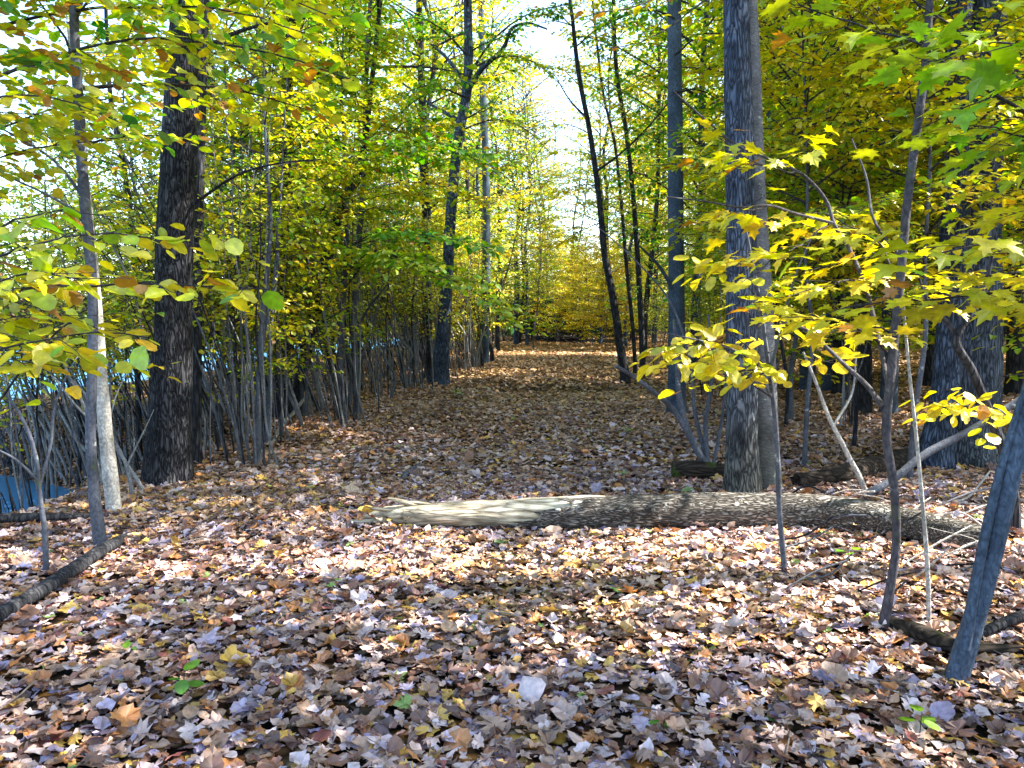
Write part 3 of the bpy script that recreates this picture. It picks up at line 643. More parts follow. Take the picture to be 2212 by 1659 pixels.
hero('young_tree', 'dark crooked stem forking before the massive trunk, pale oval leaves at its foot', 'tree',
     [(2196, 1100, 22), (2176, 1000, 22), (2140, 900, 20), (2100, 800, 18), (2066, 726, 17), (2090, 690, 12), (2128, 612, 9), (2150, 520, 6)], 'dark', None, None, 0, seed=25, flare=.2, sides=9, Y0=5.6,
     limbs=[[(2068, 730, 12), (2050, 700, 10), (2010, 660, 7), (1985, 600, 5)]],
     boughs=[([(2150, 900, 5.5), (2090, 870, 5.2), (2030, 860, 5.0)], .004, S_shrubY, .68), ([(2160, 930, 5.5), (2120, 880, 5.1), (2070, 845, 4.9)], .004, S_shrubY, .70)])
# yellow foreground shrub before the twin trunk
hero('yellow_shrub', 'slim shrub stem with broad butter-yellow leaves in front of the twin trunk and log', 'shrub',
     [(1694, 1240, 13), (1684, 1110, 12), (1680, 1000, 12), (1672, 880, 11), (1660, 790, 10), (1642, 655, 8), (1622, 550, 6), (1600, 440, 4)], 'grey', None, None, 0, seed=26, flare=.2, sides=8, part='stem', leafpart='foliage',
     limbs=[[(1664, 800, 8), (1690, 700, 6, -.1), (1720, 590, 4, -.2), (1760, 500, 3, -.2)], [(1668, 860, 6), (1610, 770, 5, -.2), (1530, 740, 4, -.4), (1440, 720, 3, -.5)]],
     boughs=[([(1665, 830, 4.7), (1600, 770, 4.5), (1520, 745, 4.3), (1440, 750, 4.2)], .005, S_shrubY), ([(1662, 800, 4.7), (1590, 730, 4.6), (1500, 700, 4.5)], .005, S_shrubY, .72),
             ([(1664, 810, 4.7), (1720, 770, 4.5), (1780, 770, 4.4), (1830, 775, 4.3)], .005, S_shrubY, .7), ([(1668, 860, 4.7), (1600, 800, 4.4), (1540, 790, 4.1)], .005, S_shrubY, .68),
             ([(1655, 760, 4.7), (1690, 720, 4.9), (1760, 700, 5.0)], .004, S_shrubY, .7), ([(1560, 730, 4.5), (1480, 770, 4.2), (1420, 800, 4.1)], .004, S_shrubY, .72),
             ([(1640, 650, 4.7), (1580, 600, 4.6), (1500, 560, 4.5)], .004, S_shrubY, .64)])
hero('bare_shrub', 'leafless blue-grey shrub beside the short rotten log, one limb reaching over the path', 'shrub',
     [(1542, 1036, 18), (1510, 980, 16), (1475, 900, 15), (1465, 840, 12), (1462, 770, 9), (1455, 690, 6)], 'grey', None, None, 0, seed=27, flare=.1, sides=9, part='stem',
     limbs=[[(1492, 945, 12), (1450, 880, 12, -.1), (1410, 845, 11, -.3), (1360, 808, 9, -.5), (1330, 790, 8, -.6)], [(1530, 1015, 12), (1524, 920, 10, .1), (1540, 800, 8, .2), (1530, 680, 5, .3)],
            [(1534, 1026, 10), (1500, 880, 8, .2), (1490, 780, 6, .3), (1440, 640, 4, .4), (1370, 560, 3, .5), (1280, 480, 2, .6)], [(1536, 1030, 9), (1560, 900, 7, .1), (1570, 780, 5, .1)]])
hero('bare_shrub', 'dead pale stick slanting up left from the bare twigs behind the log', 'shrub',
     [(1868, 1068, 12), (1830, 980, 11), (1790, 900, 9), (1760, 820, 7), (1735, 760, 5)], 'pale', None, None, 0, seed=28, flare=.05, sides=7, part='stem',
     limbs=[[(1800, 920, 6), (1840, 850, 5, .1), (1850, 770, 3, .2)]])

hero('forest_tree', 'unseen tall high-crowned tree added outside the right edge to shade the left of the clearing', 'tree',  # unseen tree added to keep sun off the left of the clearing
     [(3722, 1400, 108), (3726, 500, 100), (3720, -500, 90)], 'dark', 15.5, S_high, 44, 9.2, None, (1.6, 3.2), 40, Y0=4.75, rb=.04)
hero('forest_tree', 'second unseen high-crowned tree added outside the right edge to shade the ground before the log', 'tree',  # added out of view, crown shaped to shadow the ground before the log
     [(3100, 1150, 82), (3098, 400, 76), (3094, -400, 66)], 'dark', 12.5, S_high, 40, 7.0, None, (1.0, 1.7), 41, Y0=6.75, rb=.03)
# off-frame rooted trees whose boughs enter the picture
hero('maple_tree', 'broad green-gold maple boughs hanging in from the top right corner', 'tree',
     [(2470, 1500, 90), (2480, 1000, 80), (2490, 500, 70), (2500, 0, 50)], 'grey', 4.6, None, 0, seed=30, Y0=3.0,
     boughs=[([(2490, 470, 3.0), (2300, 300, 2.9), (2105, 188, 2.8), (1969, 92, 2.8), (1832, 48, 2.8), (1720, 20, 2.8)], .011, S_maple, .47),
             ([(2490, 420, 3.0), (2330, 250, 3.1), (2180, 150, 3.1), (2040, 60, 3.1), (1930, -20, 3.1)], .010, S_maple, .45),
             ([(2490, 560, 3.0), (2300, 400, 3.0), (2160, 330, 2.9), (2060, 310, 2.8)], .009, S_maple, .55),
             ([(2490, 640, 3.0), (2340, 560, 2.8), (2200, 540, 2.6), (2080, 560, 2.5), (1960, 590, 2.5)], .009, S_mapleY, .60),
             ([(2490, 740, 3.0), (2330, 640, 2.9), (2180, 640, 2.8), (2060, 660, 2.8), (1950, 670, 2.9), (1860, 690, 3.0)], .009, S_mapleY, .66),
             ([(2490, 680, 3.0), (2330, 600, 3.2), (2200, 580, 3.4), (2080, 600, 3.6)], .009, S_mapleY, .68),
             ([(2490, 380, 3.0), (2350, 160, 2.6), (2230, 70, 2.4), (2100, 30, 2.3)], .010, S_maple, .48)])
hero('hazel_tree', 'near hazel boughs with big mottled yellow leaves reaching in from the left edge', 'tree',
     [(-330, 1500, 50), (-320, 1000, 44), (-330, 600, 38), (-330, 200, 30)], 'grey', 3.6, None, 0, seed=31, Y0=2.7,
     boughs=[([(-325, 900, 2.7), (-150, 690, 2.6), (50, 610, 2.55), (200, 600, 2.5), (380, 610, 2.5), (570, 618, 2.5)], .008, S_hazel, .64),
             ([(-325, 800, 2.7), (-120, 600, 2.8), (60, 520, 2.8), (220, 500, 2.9), (400, 520, 3.0)], .008, S_hazel, .60),
             ([(-325, 900, 2.7), (-100, 760, 2.5), (60, 720, 2.4), (200, 700, 2.4), (330, 720, 2.4)], .007, S_hazel, .66),
             ([(-325, 760, 2.7), (-100, 560, 2.5), (40, 490, 2.4), (150, 470, 2.3)], .007, S_hazel, .56),
             ([(-325, 860, 2.7), (-100, 640, 2.3), (40, 590, 2.2), (140, 610, 2.1)], .007, S_hazel, .60),
             ([(-325, 1050, 2.7), (-100, 980, 2.8), (100, 800, 2.9), (210, 700, 2.9), (330, 780, 3.0), (390, 830, 3.0)], .007, spec(.07, 'oval', .7, gap=.075, tgap=.3, tlen=.3), .7)])
hero('hazel_tree', 'leafy green-yellow boughs filling the top left of the view above the oak', 'tree',
     [(-420, 1250, 90), (-420, 800, 80), (-400, 300, 70), (-380, -200, 60)], 'grey', 7.0, S_canopy, 5, 3.6, None, (1.2, 2.0), 32, Y0=5.2,
     boughs=[([(-400, 420, 5.2), (-150, 230, 5.0), (100, 130, 4.8), (330, 90, 4.6), (560, 120, 4.5), (760, 190, 4.4)], .016, S_canopy, .50),
             ([(-400, 300, 5.2), (-150, 120, 5.2), (60, 40, 5.2), (330, 10, 5.0), (480, 20, 4.8), (660, 70, 4.7)], .016, S_canopy, .52),
             ([(-400, 500, 5.2), (-120, 330, 5.4), (60, 250, 5.6), (200, 210, 5.8), (300, 200, 6.0)], .014, S_canopy, .54),
             ([(-400, 560, 5.2), (-120, 400, 4.8), (80, 320, 4.6), (260, 300, 4.5)], .012, S_canopy, .60),
             ([(-400, 440, 5.2), (-140, 280, 4.4), (40, 220, 4.2), (180, 240, 4.1), (280, 280, 4.1)], .012, S_canopy, .62),
             ([(-390, 100, 5.2), (0, -60, 5.0), (300, -60, 4.6), (560, -20, 4.3), (700, 40, 4.2)], .014, S_canopy, .50)])
hero('young_tree', 'leafy understory tree with a bright green-gold bough dipping over the left edge of the path', 'tree',
     [(738, 905, 16), (735, 800, 15), (738, 700, 13), (745, 600, 12), (750, 480, 10), (745, 330, 8)], 'grey', 6.4, S_mid, 20, 2.4, None, (.8, 2.0), 33, .25, rb=.012,
     boughs=[([(745, 600, 11.5), (800, 545, 11.0), (880, 560, 10.4), (960, 600, 10.0), (1050, 650, 9.6), (1125, 712, 9.4)], .014, S_lime, .48),
             ([(745, 620, 11.5), (800, 560, 11.2), (870, 560, 10.8), (960, 620, 10.2)], .012, S_lime, .40),
             ([(748, 540, 11.5), (820, 500, 11.0), (920, 510, 10.6), (1000, 525, 10.2), (1070, 545, 10.0)], .012, S_lime, .36),
             ([(748, 430, 11.5), (820, 350, 11.2), (920, 310, 10.8), (1010, 340, 10.4), (1080, 400, 10.2)], .012, S_lime, .36),
             ([(748, 430, 11.5), (830, 400, 11.8), (930, 400, 12.2), (1060, 440, 12.6)], .012, S_mid, .66)])

# ------------------------------------------------------------------ background trees (built once, then copied)
def proto(name, label, cat, kind, seed):
    r = np.random.default_rng(seed * 77 + 1)
    root = thing(name, label, cat, (0, 0, 0))
    g = MB(); L = Leaves()
    if kind[0] == 'tall':
        H = r.uniform(15, 19); r0 = r.uniform(.11, .17); n = 9
        P = np.array([[0, 0, -.3]] + [[r.normal(0, .10 * k), r.normal(0, .10 * k), H * k / n] for k in range(1, n + 1)]); P[1:, :2] = np.cumsum(r.normal(0, .16, (n, 2)), axis=0)
        P[1, :2] *= .3
        W = np.linspace(r0, .02, n + 1)
        PP, WW = resample(P, W, 46)
        gt = MB(); tube(gt, PP, WW, 10, (1, 1, 1), 0, .06, .03, .4, .25, seed)
        sp = spec(kind[3], 'quad', kind[2], gap=.12, tgap=.34, tlen=1.3, sub=.30, hs=.09, tilt=.4, keep=kind[5] if len(kind) > 5 else 1.0)
        crown(g, L, PP, kind[4] - 1.2, H * .98, 56, 1.2, 3.4, sp, r, .03, .45, -.5, peak=.4)
    else:
        H = r.uniform(6.0, 8.0); r0 = r.uniform(.03, .05); n = 7
        P = np.zeros((n + 1, 3)); P[:, 2] = np.linspace(-.2, H, n + 1); P[1:, :2] = np.cumsum(r.normal(0, .13, (n, 2)), axis=0); P[1, :2] *= .3
        PP, WW = resample(P, np.linspace(r0, .006, n + 1), 34)
        gt = MB(); tube(gt, PP, WW, 8, (1, 1, 1), 0, .05, .02, .3, .1, seed)
        sp = spec(kind[3] * 1.1, 'oval_s', kind[2], gap=.06, tgap=.17, tlen=.8, sub=.26, hs=.08, drop=-.2, tilt=.28, keep=.85)
        crown(g, L, PP, kind[4] - .3, H * .98, 42, .8, 2.2, sp, r, .014, .35, -.5, peak=.3)
    link('trunk', gt.mesh('trunk', [M[kind[1]]]), root)
    L.emit(g, sp['kind'], 1, seed=seed)
    link('crown', g.mesh('crown', [M['twig'], M['leaf']], smooth=()), root)
    return root
PT = [proto('forest_tree', 'x', 'tree', ('tall', *q_), 50 + k) for k, q_ in enumerate(
      [('dark', .56, .17, 3.5), ('ash', .64, .17, 5.0), ('dark', .42, .16, 3.5), ('blue', .66, .17, 4.0), ('dark', .50, .17, 4.5), ('ash', .28, .16, 3.0), ('blue', .62, .15, 4.0, .22)])]
PS = [proto('understory_tree', 'x', 'tree', ('small', b, h, s, z0), 70 + k) for k, (b, h, s, z0) in enumerate(
      [('grey', .60, .10, 1.0), ('dark', .65, .10, 1.2), ('grey', .44, .10, 1.0), ('dark', .53, .10, 1.4), ('grey', .70, .10, 1.0), ('grey', .34, .09, 1.0), ('grey', .62, .10, 2.5), ('dark', .52, .10, 2.5)])]
def far_bush(seed, hue, H, keep=1.0):
    r = np.random.default_rng(seed * 31 + 2)
    root = thing('far_sapling', 'x', 'tree', (0, 0, 0)); g = MB(); L = Leaves()
    P = np.zeros((7, 3)); P[:, 2] = np.linspace(-.2, H, 7); P[1:, :2] = np.cumsum(r.normal(0, .15, (6, 2)), axis=0)
    PP, WW = resample(P, np.linspace(.06, .012, 7), 24); gt = MB(); tube(gt, PP, WW, 7, (1, 1, 1), 0, .05)
    sp = spec(.19, 'quad', hue, gap=.11, tgap=.28, tlen=1.0, sub=.3, hs=.08, drop=-.2, tilt=.3, keep=keep)
    crown(g, L, PP, .25, H * .98, 34, 1.0, 2.6, sp, r, .02, .3, -.4, peak=.25)
    link('trunk', gt.mesh('trunk', [M['dark']]), root)
    L.emit(g, 'quad', 1, seed=seed); link('crown', g.mesh('crown', [M['twig'], M['leaf']], smooth=()), root); return root
PF = [far_bush(1, .62, 6.5), far_bush(2, .70, 7.0), far_bush(3, -.05, 3.2, .75), far_bush(4, -.16, 2.8, .7)]
def shrub(seed, lean):
    r = np.random.default_rng(seed * 13 + 5)
    root = thing('leaning_shrub', 'x', 'shrub', (0, 0, 0))
    L = Leaves(); g = MB()
    sp = spec(.085, 'oval_s', .58, gap=.065, tgap=.2, tlen=.5, hs=.1)
    for k in range(r.integers(7, 10)):
        h = r.uniform(2.4, 5.0); az = r.uniform(0, 6.28); ln = r.uniform(.1, .35); n = 7
        sp0 = r.uniform(.03, .4); dx = math.cos(az) * ln + lean * r.uniform(.5, 1.1); dy = math.sin(az) * ln
        P = np.array([[math.cos(az) * sp0 + dx * h * .8 * (u ** 1.3), math.sin(az) * sp0 + dy * h * .8 * (u ** 1.3), -.1 + h * (u ** .9)] for u in np.linspace(0, 1, n)])
        P[1:] += np.cumsum(r.normal(0, .055, (n - 1, 3)), axis=0)
        rr = r.uniform(.007, .018)
        PP, WW = resample(P, np.linspace(rr, .004, n), 18)
        gs = MB(); tube(gs, PP, WW, 6, np.ones(3) * r.uniform(.7, 1.3), 0, .05)
        link('stem', gs.mesh('stem', [M[('stem', 'dark', 'grey')[k % 3]]]), root)
        for q in range(7):
            u = r.uniform(.55, .97); p = PP[int(u * 17)]
            PB = free_path(p, r.uniform(0, 6.28), r.uniform(.4, 1.0), .5, -.4, r)
            bough(g, L, PB, .006, sp, r, sides=4)
    L.emit(g, 'oval_s', 1, seed=seed)
    link('foliage', g.mesh('foliage', [M['twig'], M['leaf']], smooth=()), root)
    return root
PH = [shrub(90 + k, l) for k, l in enumerate((-.45, -.3, -.55, .15))]

used = set()
def place(src, x, y, label, group, r, smin=.85, smax=1.15, rz=None, zs=None):
    s = r.uniform(smin, smax); rot = r.uniform(0, 6.28) if rz is None else rz
    sc = (s, s, s * (zs or r.uniform(.92, 1.1)))
    loc = (x, y, float(gz(x, y)))
    if src.name not in used:
        used.add(src.name); src.location = loc; src.rotation_euler = (0, 0, rot); src.scale = sc; src['label'] = label; src['group'] = group
        return src
    return copy_thing(src, loc, rot, sc, label, group)
ledge = lambda y: -3.3 + .075 * y + .00045 * y * y
redge = lambda y: 2.3 + .06 * y - .0001 * y * y
r = np.random.default_rng(404)
taken = []
LANES = [(3.6, 9.9, .75)]
def free(x, y, d):
    for tx, ty, w_ in LANES:
        if 0 < x - tx < 16 and abs(y - ty - (x - tx) * .035) < w_: return False
    for a, b in taken:
        if (a - x) ** 2 + (b - y) ** 2 < d * d: return False
    taken.append((x, y)); return True
def scatter(n, f, d, tries=4000):
    out = []
    for _ in range(tries):
        if len(out) >= n: break
        x, y = f()
        if gz(x, y) < WATER_Z + .25: continue
        if free(x, y, d): out.append((x, y))
    return out
# deep woods right of the path
for x, y in scatter(44, lambda: ((lambda yy: (redge(yy) + 1.0 + abs(r.normal(0, .45)) * yy * .8, yy))(r.uniform(12, 62))), 1.7):
    place(PT[r.choice([0, 1, 3, 5, 4, 2])], x, y, 'tall slim tree with yellow crown deep in the woods right of the path', 'tall trees in the woods right of the path', r)
for x, y in scatter(80, lambda: ((lambda yy: (redge(yy) + .9 + r.random() * (.75 * yy), yy))(r.uniform(8.5, 50))), 1.1):
    place(PS[r.choice([0, 0, 3, 4, 5, 2])], x, y, 'yellow understory sapling with level sprays of leaves right of the path', 'understory saplings right of the path', r, .7, 1.15)
for px, Y_, k_ in ((1745, 8.4, 6), (1850, 9.4, 7), (1975, 7.6, 6), (2150, 10.5, 7), (2050, 12.0, 6), (1700, 11.5, 7)):
    place(PS[k_], (px - 1106) / F * Y_, Y_, 'slim sapling with high airy sprays close behind the big twin trunk and massive trunk', 'airy saplings right of the twin trunk', r, .75, .95)
# left of the path, thinner toward the pond
for x, y in scatter(15, lambda: ((lambda yy: (ledge(yy) - .8 - r.random() * (.16 * yy + 2), yy))(r.uniform(15, 62))), 1.7):
    place(PT[r.choice([0, 2, 4, 5, 2, 1])], x, y, 'tall dark tree in the strip of woods between the path and the pond', 'tall trees left of the path', r)
for x, y in scatter(34, lambda: ((lambda yy: (ledge(yy) - .5 - r.random() * (.25 * yy + 1.5), yy))(r.uniform(9.5, 50))), .95):
    place(PS[r.choice([2, 3, 0, 5, 0, 1, 4])], x, y, 'green-yellow understory sapling in the thicket left of the path', 'understory saplings left of the path', r, .65, 1.05)
for x, y in [(-.9, 44), (.2, 50), (1.1, 54), (1.9, 57), (-1.4, 38), (.9, 47), (4.9, 56), (5.6, 50), (2.6, 66), (3.4, 74)]:
    place(PT[6], x, y, 'lacy half-bare tree with blue-grey twigs beside the white sky gap', 'half-bare trees beside the sky gap', r, .8, 1.1)
for x, y in [(ledge(42) + .5, 42), (ledge(47) + .9, 47), (ledge(52) + 1.2, 52), (ledge(56) + 1.6, 56), (redge(40) + .2, 40), (redge(45) - .2, 45), (redge(50) - .6, 50), (redge(54) - .9, 54), (2.2, 63), (4.0, 63), (6.4, 57), (7.5, 53), (8, 49), (7, 45), (9, 57), (.2, 58), (-.6, 54), (5.6, 60), (3.2, 62)]:
    place(PS[r.choice([0, 1, 4])], x, y, 'yellow sapling hanging over the narrowing far end of the path', 'saplings hanging over the far path', r, .8, 1.1)
for x, y, k_ in ((-.7, 40, 2), (.5, 51, 4), (1.5, 58, 0), (5.2, 62, 0)):
    place(PT[k_], x, y, 'leafy tree narrowing the white sky gap at the far left side of the path', 'leafy trees narrowing the sky gap', r, .8, 1.0)
# closing the far end of the path, low so that the sky gap stays open above
for x, y in scatter(24, lambda: (r.uniform(-2, 11), r.uniform(55.5, 61)), 1.0):
    place(PF[r.choice([2, 3])], x, y, 'low dark blue-green bush in the shaded tangle at the end of the path', 'dark bushes at the end of the path', r, .7, 1.1)
for x, y in scatter(44, lambda: (r.uniform(-10, 22), r.uniform(66, 92)), 1.5):
    place(PF[r.choice([0, 1])], x, y, 'low yellow sapling closing the far end of the path under the sky gap', 'saplings at the far end of the path', r, .9, 1.3)
for x, y in scatter(52, lambda: ((lambda a, d: (d * math.sin(a), d * math.cos(a)))(r.choice([r.uniform(-.3, -.03), r.uniform(.13, .75)]), r.uniform(62, 110))), 2.5):
    place(PT[r.choice([0, 1, 3, 4])], x, y, 'hazy far tree in the last rank of woods behind everything', 'far rank of trees', r, 1.0, 1.3)
for x, y in scatter(14, lambda: (lambda yy: (r.uniform(-10.5, ledge(yy) - 3), yy))(r.uniform(15, 42)), 1.1):
    place(PS[r.choice([0, 2, 3, 4])], x, y, 'yellow-green sapling on the low ground by the pond behind the left thicket', 'saplings on the low ground by the pond', r, .65, 1.0)
# far shore of the pond
for x, y in scatter(12, lambda: (r.uniform(-75, -34), r.uniform(8, 85)), 3):
    place(PT[r.choice([0, 2, 4, 3])], x, y, 'far tree on the opposite shore of the pond at the left', 'trees on the far shore', r, .4, .6)
# leaning shrubs on the left bank
for x, y in scatter(66, lambda: ((lambda yy: (ledge(yy) - .0 - r.random() * 2.6, yy))(r.uniform(7.8, 30))), .42):
    place(PH[r.choice([0, 1, 2])], x, y, 'many-stemmed shrub leaning toward the pond in the left thicket', 'leaning shrubs in the left thicket', r, .7, 1.1, rz=r.normal(0, .35))
for x, y in scatter(16, lambda: (r.uniform(-9, -4.3), r.uniform(6.2, 13)), .6):
    place(PH[r.choice([0, 1, 2])], x, y, 'tangled shrub on the bank at the far left with water behind its stems', 'shrubs on the pond bank', r, .7, 1.0, rz=r.normal(0, .3))
for x, y in scatter(12, lambda: ((lambda yy: (redge(yy) + .3 + r.random() * 5, yy))(r.uniform(10, 26))), .9):
    place(PH[3], x, y, 'thin many-stemmed shrub in the open woods right of the path', 'thin shrubs right of the path', r, .6, .9)
# unseen trees added just beyond the right edge to shade the clearing
for x, y in [(7.2, 2.1), (12.5, 1.4), (17, 9.4), (12.3, 9.0), (8.9, 8.7), (7.4, -.8), (10.5, -.5), (15.5, 13), (7.5, .1)]:
    place(PT[r.choice([0, 1, 3, 4])], x, y, 'unseen tall tree added just beyond the right edge to shade the clearing', 'added shade trees beyond the right edge', r, .9, 1.1)

for x, y in ((5.9, 2.8), (6.2, 1.7)):  # unseen saplings added to block sun from the near ground
    place(PS[0], x, y, 'unseen low sapling added just outside the right edge to shade the near ground', 'added shade saplings beyond the right edge', r, .78, .86)
for p_ in PT + PS + PH + PF:
    if p_.name not in used:
        for ch in list(p_.children): bpy.data.objects.remove(ch)
        bpy.data.objects.remove(p_)

# ------------------------------------------------------------------ fallen logs and sticks
def log_mesh(pts, mat, sides=24, n=90, rough=.08, seed=0, g=None, cap=True, origin=(0, 0, 0)):
    P = np.array([p[:3] for p in pts], float) - np.asarray(origin); W = np.array([p[3] for p in pts], float)
    PP, WW = resample(P, W, n); g = g or MB()
    tube(g, PP, WW, sides, (1, 1, 1), 0, rough, .03, 0, .1, seed, cap=cap); return g, PP, WW
def lp(px, py, Y, w, lift=1.08):             # a log centre point: contact found from the lower edge, width in picture units
    q = base(px, py + w * .42); rr = w / 2 / F * q[1]
    return (q[0], q[1] + .0, float(gz(q[0], q[1])) + rr * lift, rr)
Lb = base(1500, 1140)
root = thing('fallen_log', 'long fallen trunk across the path, bark-covered with a bare splintered pale left end', 'log', (float(Lb[0]), float(Lb[1]), float(gz(Lb[0], Lb[1]))))
oL = np.array(root.location); LY = float(base(1150, 1142)[1])
gL, PP, WW = log_mesh([lp(1120, 1116, 6.25, 66), lp(1250, 1113, 6.22, 72), lp(1400, 1110, 6.2, 74), lp(1600, 1110, 6.2, 74), lp(1800, 1114, 6.15, 72), lp(1960, 1136, 5.95, 66), lp(2060, 1158, 5.7, 58), lp(2150, 1172, 5.5, 50)], 'log', 30, 130, .07, 3, origin=oL, cap=False)
vv = gL.v[0].reshape(130, 30, 3); top = (vv[:, :, 2] - vv[:, :, 2].mean(1, keepdims=True)); top = top / np.abs(top).max()
fr = np.clip(1 - np.arange(130) / 55., 0, 1)[:, None]
jag = (vnoise(np.arange(30) * .9, np.zeros(30)) - .5) * .35
vv[:, :, 0] += fr * (.36 * top + .12 + jag[None]); gL.v[0] = vv.reshape(-1, 3)
link('bark_trunk', gL.mesh('bark_trunk', [M['log']]), root)
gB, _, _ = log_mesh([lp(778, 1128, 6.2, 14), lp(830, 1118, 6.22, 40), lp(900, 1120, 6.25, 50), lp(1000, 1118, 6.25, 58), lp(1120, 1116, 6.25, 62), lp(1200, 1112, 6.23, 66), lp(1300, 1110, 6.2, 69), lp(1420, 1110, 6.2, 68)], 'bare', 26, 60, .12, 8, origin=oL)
for q_ in range(len(gB.v)):  # tint darkens the underside and paints a sunlit top into the wood
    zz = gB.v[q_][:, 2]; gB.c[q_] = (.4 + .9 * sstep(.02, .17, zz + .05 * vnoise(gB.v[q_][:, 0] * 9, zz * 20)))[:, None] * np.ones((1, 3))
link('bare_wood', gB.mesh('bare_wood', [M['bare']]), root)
for a, b_, w in (((930, 1106), (838, 1076), 20), ((900, 1110), (800, 1098), 20), ((930, 1128), (755, 1126), 22), ((880, 1124), (790, 1116), 16), ((960, 1100), (880, 1084), 16), ((1000, 1094), (1210, 1086), 12), ((1030, 1120), (1235, 1104), 14)):
    pa = (*at(*a, LY - .02), w / 2 / F * LY); pb = (*at(*b_, LY - .02), w * .15 / F * LY)
    gs, _, _ = log_mesh([pa, tuple((np.array(pa) * .5 + np.array(pb) * .5) + np.array([0, 0, .008, 0])), pb], 'bare', 7, 12, .15, int(a[0]), origin=oL)
    link('splinter', gs.mesh('splinter', [M['bare']]), root)
r = np.random.default_rng(9)
for px, py, w in ((1248, 1084, 16), (1205, 1100, 12), (1440, 1105, 8), (1475, 1112, 7), (1500, 1120, 9), (1535, 1118, 7), (1556, 1126, 8), (1420, 1126, 7), (1640, 1122, 7), (1690, 1128, 6)):
    q = at(px, py, LY - .13) - oL; wr = w / 2 / F * 6.2
    th = np.linspace(0, 2 * math.pi, 12, endpoint=False)
    v = np.r_[np.c_[np.cos(th) * wr * r.uniform(.8, 1.2, 12), np.sin(th) * wr * .6, np.full(12, -.004)], np.c_[np.cos(th) * wr * .8, np.sin(th) * wr * .5, np.full(12, .006)], [[0, 0, .009]]] + q
    a = np.arange(12); b_ = (a + 1) % 12
    gs = MB(); gs.add(v, np.c_[a, b_, b_ + 12, a + 12], (1, 1, 1)); gs.f[3].append((np.c_[a + 12, b_ + 12, np.full(12, 24)], np.zeros(12, int)))
    link('shelf_fungus', gs.mesh('shelf_fungus', [M['fungus']]), root)

def ground_log(name, label, cat, pts, mat, rough=.1, sides=12, lift=.6, group=None, twigs=0, seed=0):
    """pts: (px, py, width px) along the ground contact, lifted by part of the radius"""
    Q = []
    for q in pts:
        b_ = base(q[0], q[1]); w = q[2] / 2 / F * b_[1]; zz = float(gz(b_[0], b_[1])) + w * lift + (q[3] if len(q) > 3 else 0)
        Q.append((b_[0], b_[1], zz, w))
    c = Q[len(Q) // 2]; root = thing(name, label, cat, (c[0], c[1], float(gz(c[0], c[1]))), group)
    og = np.array(root.location)
    g, PP, WW = log_mesh(Q, mat, sides, 40, rough, seed, origin=og)
    link('shaft', g.mesh('shaft', [M[mat]]), root)
    rr = np.random.default_rng(seed)
    for k in range(twigs):
        p = PP[rr.integers(5, 36)]
        P = free_path(p, rr.uniform(0, 6.28), rr.uniform(.2, .5), rr.uniform(0, .5), -.5, rr, 6, .2)
        g = MB(); tube(g, P, np.linspace(WW.mean() * .35, .002, 6), 5, (1, 1, 1), 0, .05)
        link('twig', g.mesh('twig', [M[mat]]), root)
    return root
ground_log('rotten_log', 'short dark rotten log end showing left of the twin trunk', 'log', [(1452, 1036, 42), (1520, 1038, 44), (1600, 1040, 36), (1650, 1044, 30)], 'rot', .16, 16, .9, seed=3)
ground_log('rotten_log', 'mossy dark log slanting up toward the foot of the massive trunk', 'log', [(1720, 1056, 34), (1800, 1045, 40), (1900, 1022, 42), (1985, 1004, 44)], 'rot', .14, 16, .9, seed=4)
ground_log('dead_branch', 'bare grey pole propped from the log end up past the massive trunk', 'branch', [(1866, 1078, 16), (1930, 1072, 17, .12), (1990, 1070, 17, .32), (2090, 1070, 16, .55), (2200, 1070, 15, .85), (2300, 1070, 14, 1.1)], 'grey', .05, 9, 1, seed=5)
ground_log('dead_branch', 'dark brown branch lying diagonally at the lower left edge', 'branch', [(-60, 1385, 34), (60, 1320, 34), (150, 1262, 33), (220, 1212, 30), (268, 1180, 22)], 'dark', .1, 12, 1.5, seed=6)
ground_log('dead_branch', 'dark pole lying level along the bank at the left edge', 'branch', [(-80, 1146, 20), (60, 1140, 20), (140, 1134, 17), (200, 1128, 12)], 'dark', .08, 10, 2.2, seed=7)
ground_log('dead_branch', 'black rotten branch behind the foot of the leaning double stem', 'branch', [(1920, 1360, 30), (1990, 1395, 38), (2060, 1420, 34), (2140, 1420, 26), (2250, 1415, 18)], 'rot', .15, 12, 1.3, seed=8)
ground_log('dead_branch', 'dark stick at the right edge rising from behind the leaning double stem', 'branch', [(2090, 1395, 18), (2150, 1375, 22, .03), (2230, 1352, 24, .05), (2300, 1335, 22, .06)], 'dark', .1, 9, .8, seed=9)
ground_log('dead_branch', 'grey stick between the hair-thin stem and the leaning double stem', 'branch', [(2010, 1240, 8), (2060, 1270, 9), (2110, 1290, 9), (2200, 1330, 7)], 'grey', .08, 7, 1, twigs=2, seed=10)
ground_log('dead_branch', 'short curved dark stick lying among leaves at the lower left', 'branch', [(225, 1428, 9), (290, 1408, 12), (350, 1400, 13), (420, 1392, 7)], 'rot', .12, 8, .8, seed=11)
ground_log('dead_branch', 'grey weathered wood sliver lying on the leaves behind the splintered log end', 'branch', [(868, 1040, 10), (885, 1026, 15), (905, 1012, 10)], 'grey', .2, 8, .8, seed=12)
ground_log('dead_branch', 'small pale twig lying on the leaves low at the right of centre', 'branch', [(1790, 1492, 5), (1840, 1480, 5), (1890, 1468, 3)], 'grey', .1, 6, 1, twigs=2, seed=13)
ground_log('dead_branch', 'sun-bleached stick angling out from the left thicket onto the path', 'branch', [(588, 965, 7), (610, 930, 8, .05), (640, 905, 8, .12), (665, 895, 6, .3)], 'pale', .08, 7, 1, seed=14)
r = np.random.default_rng(77)
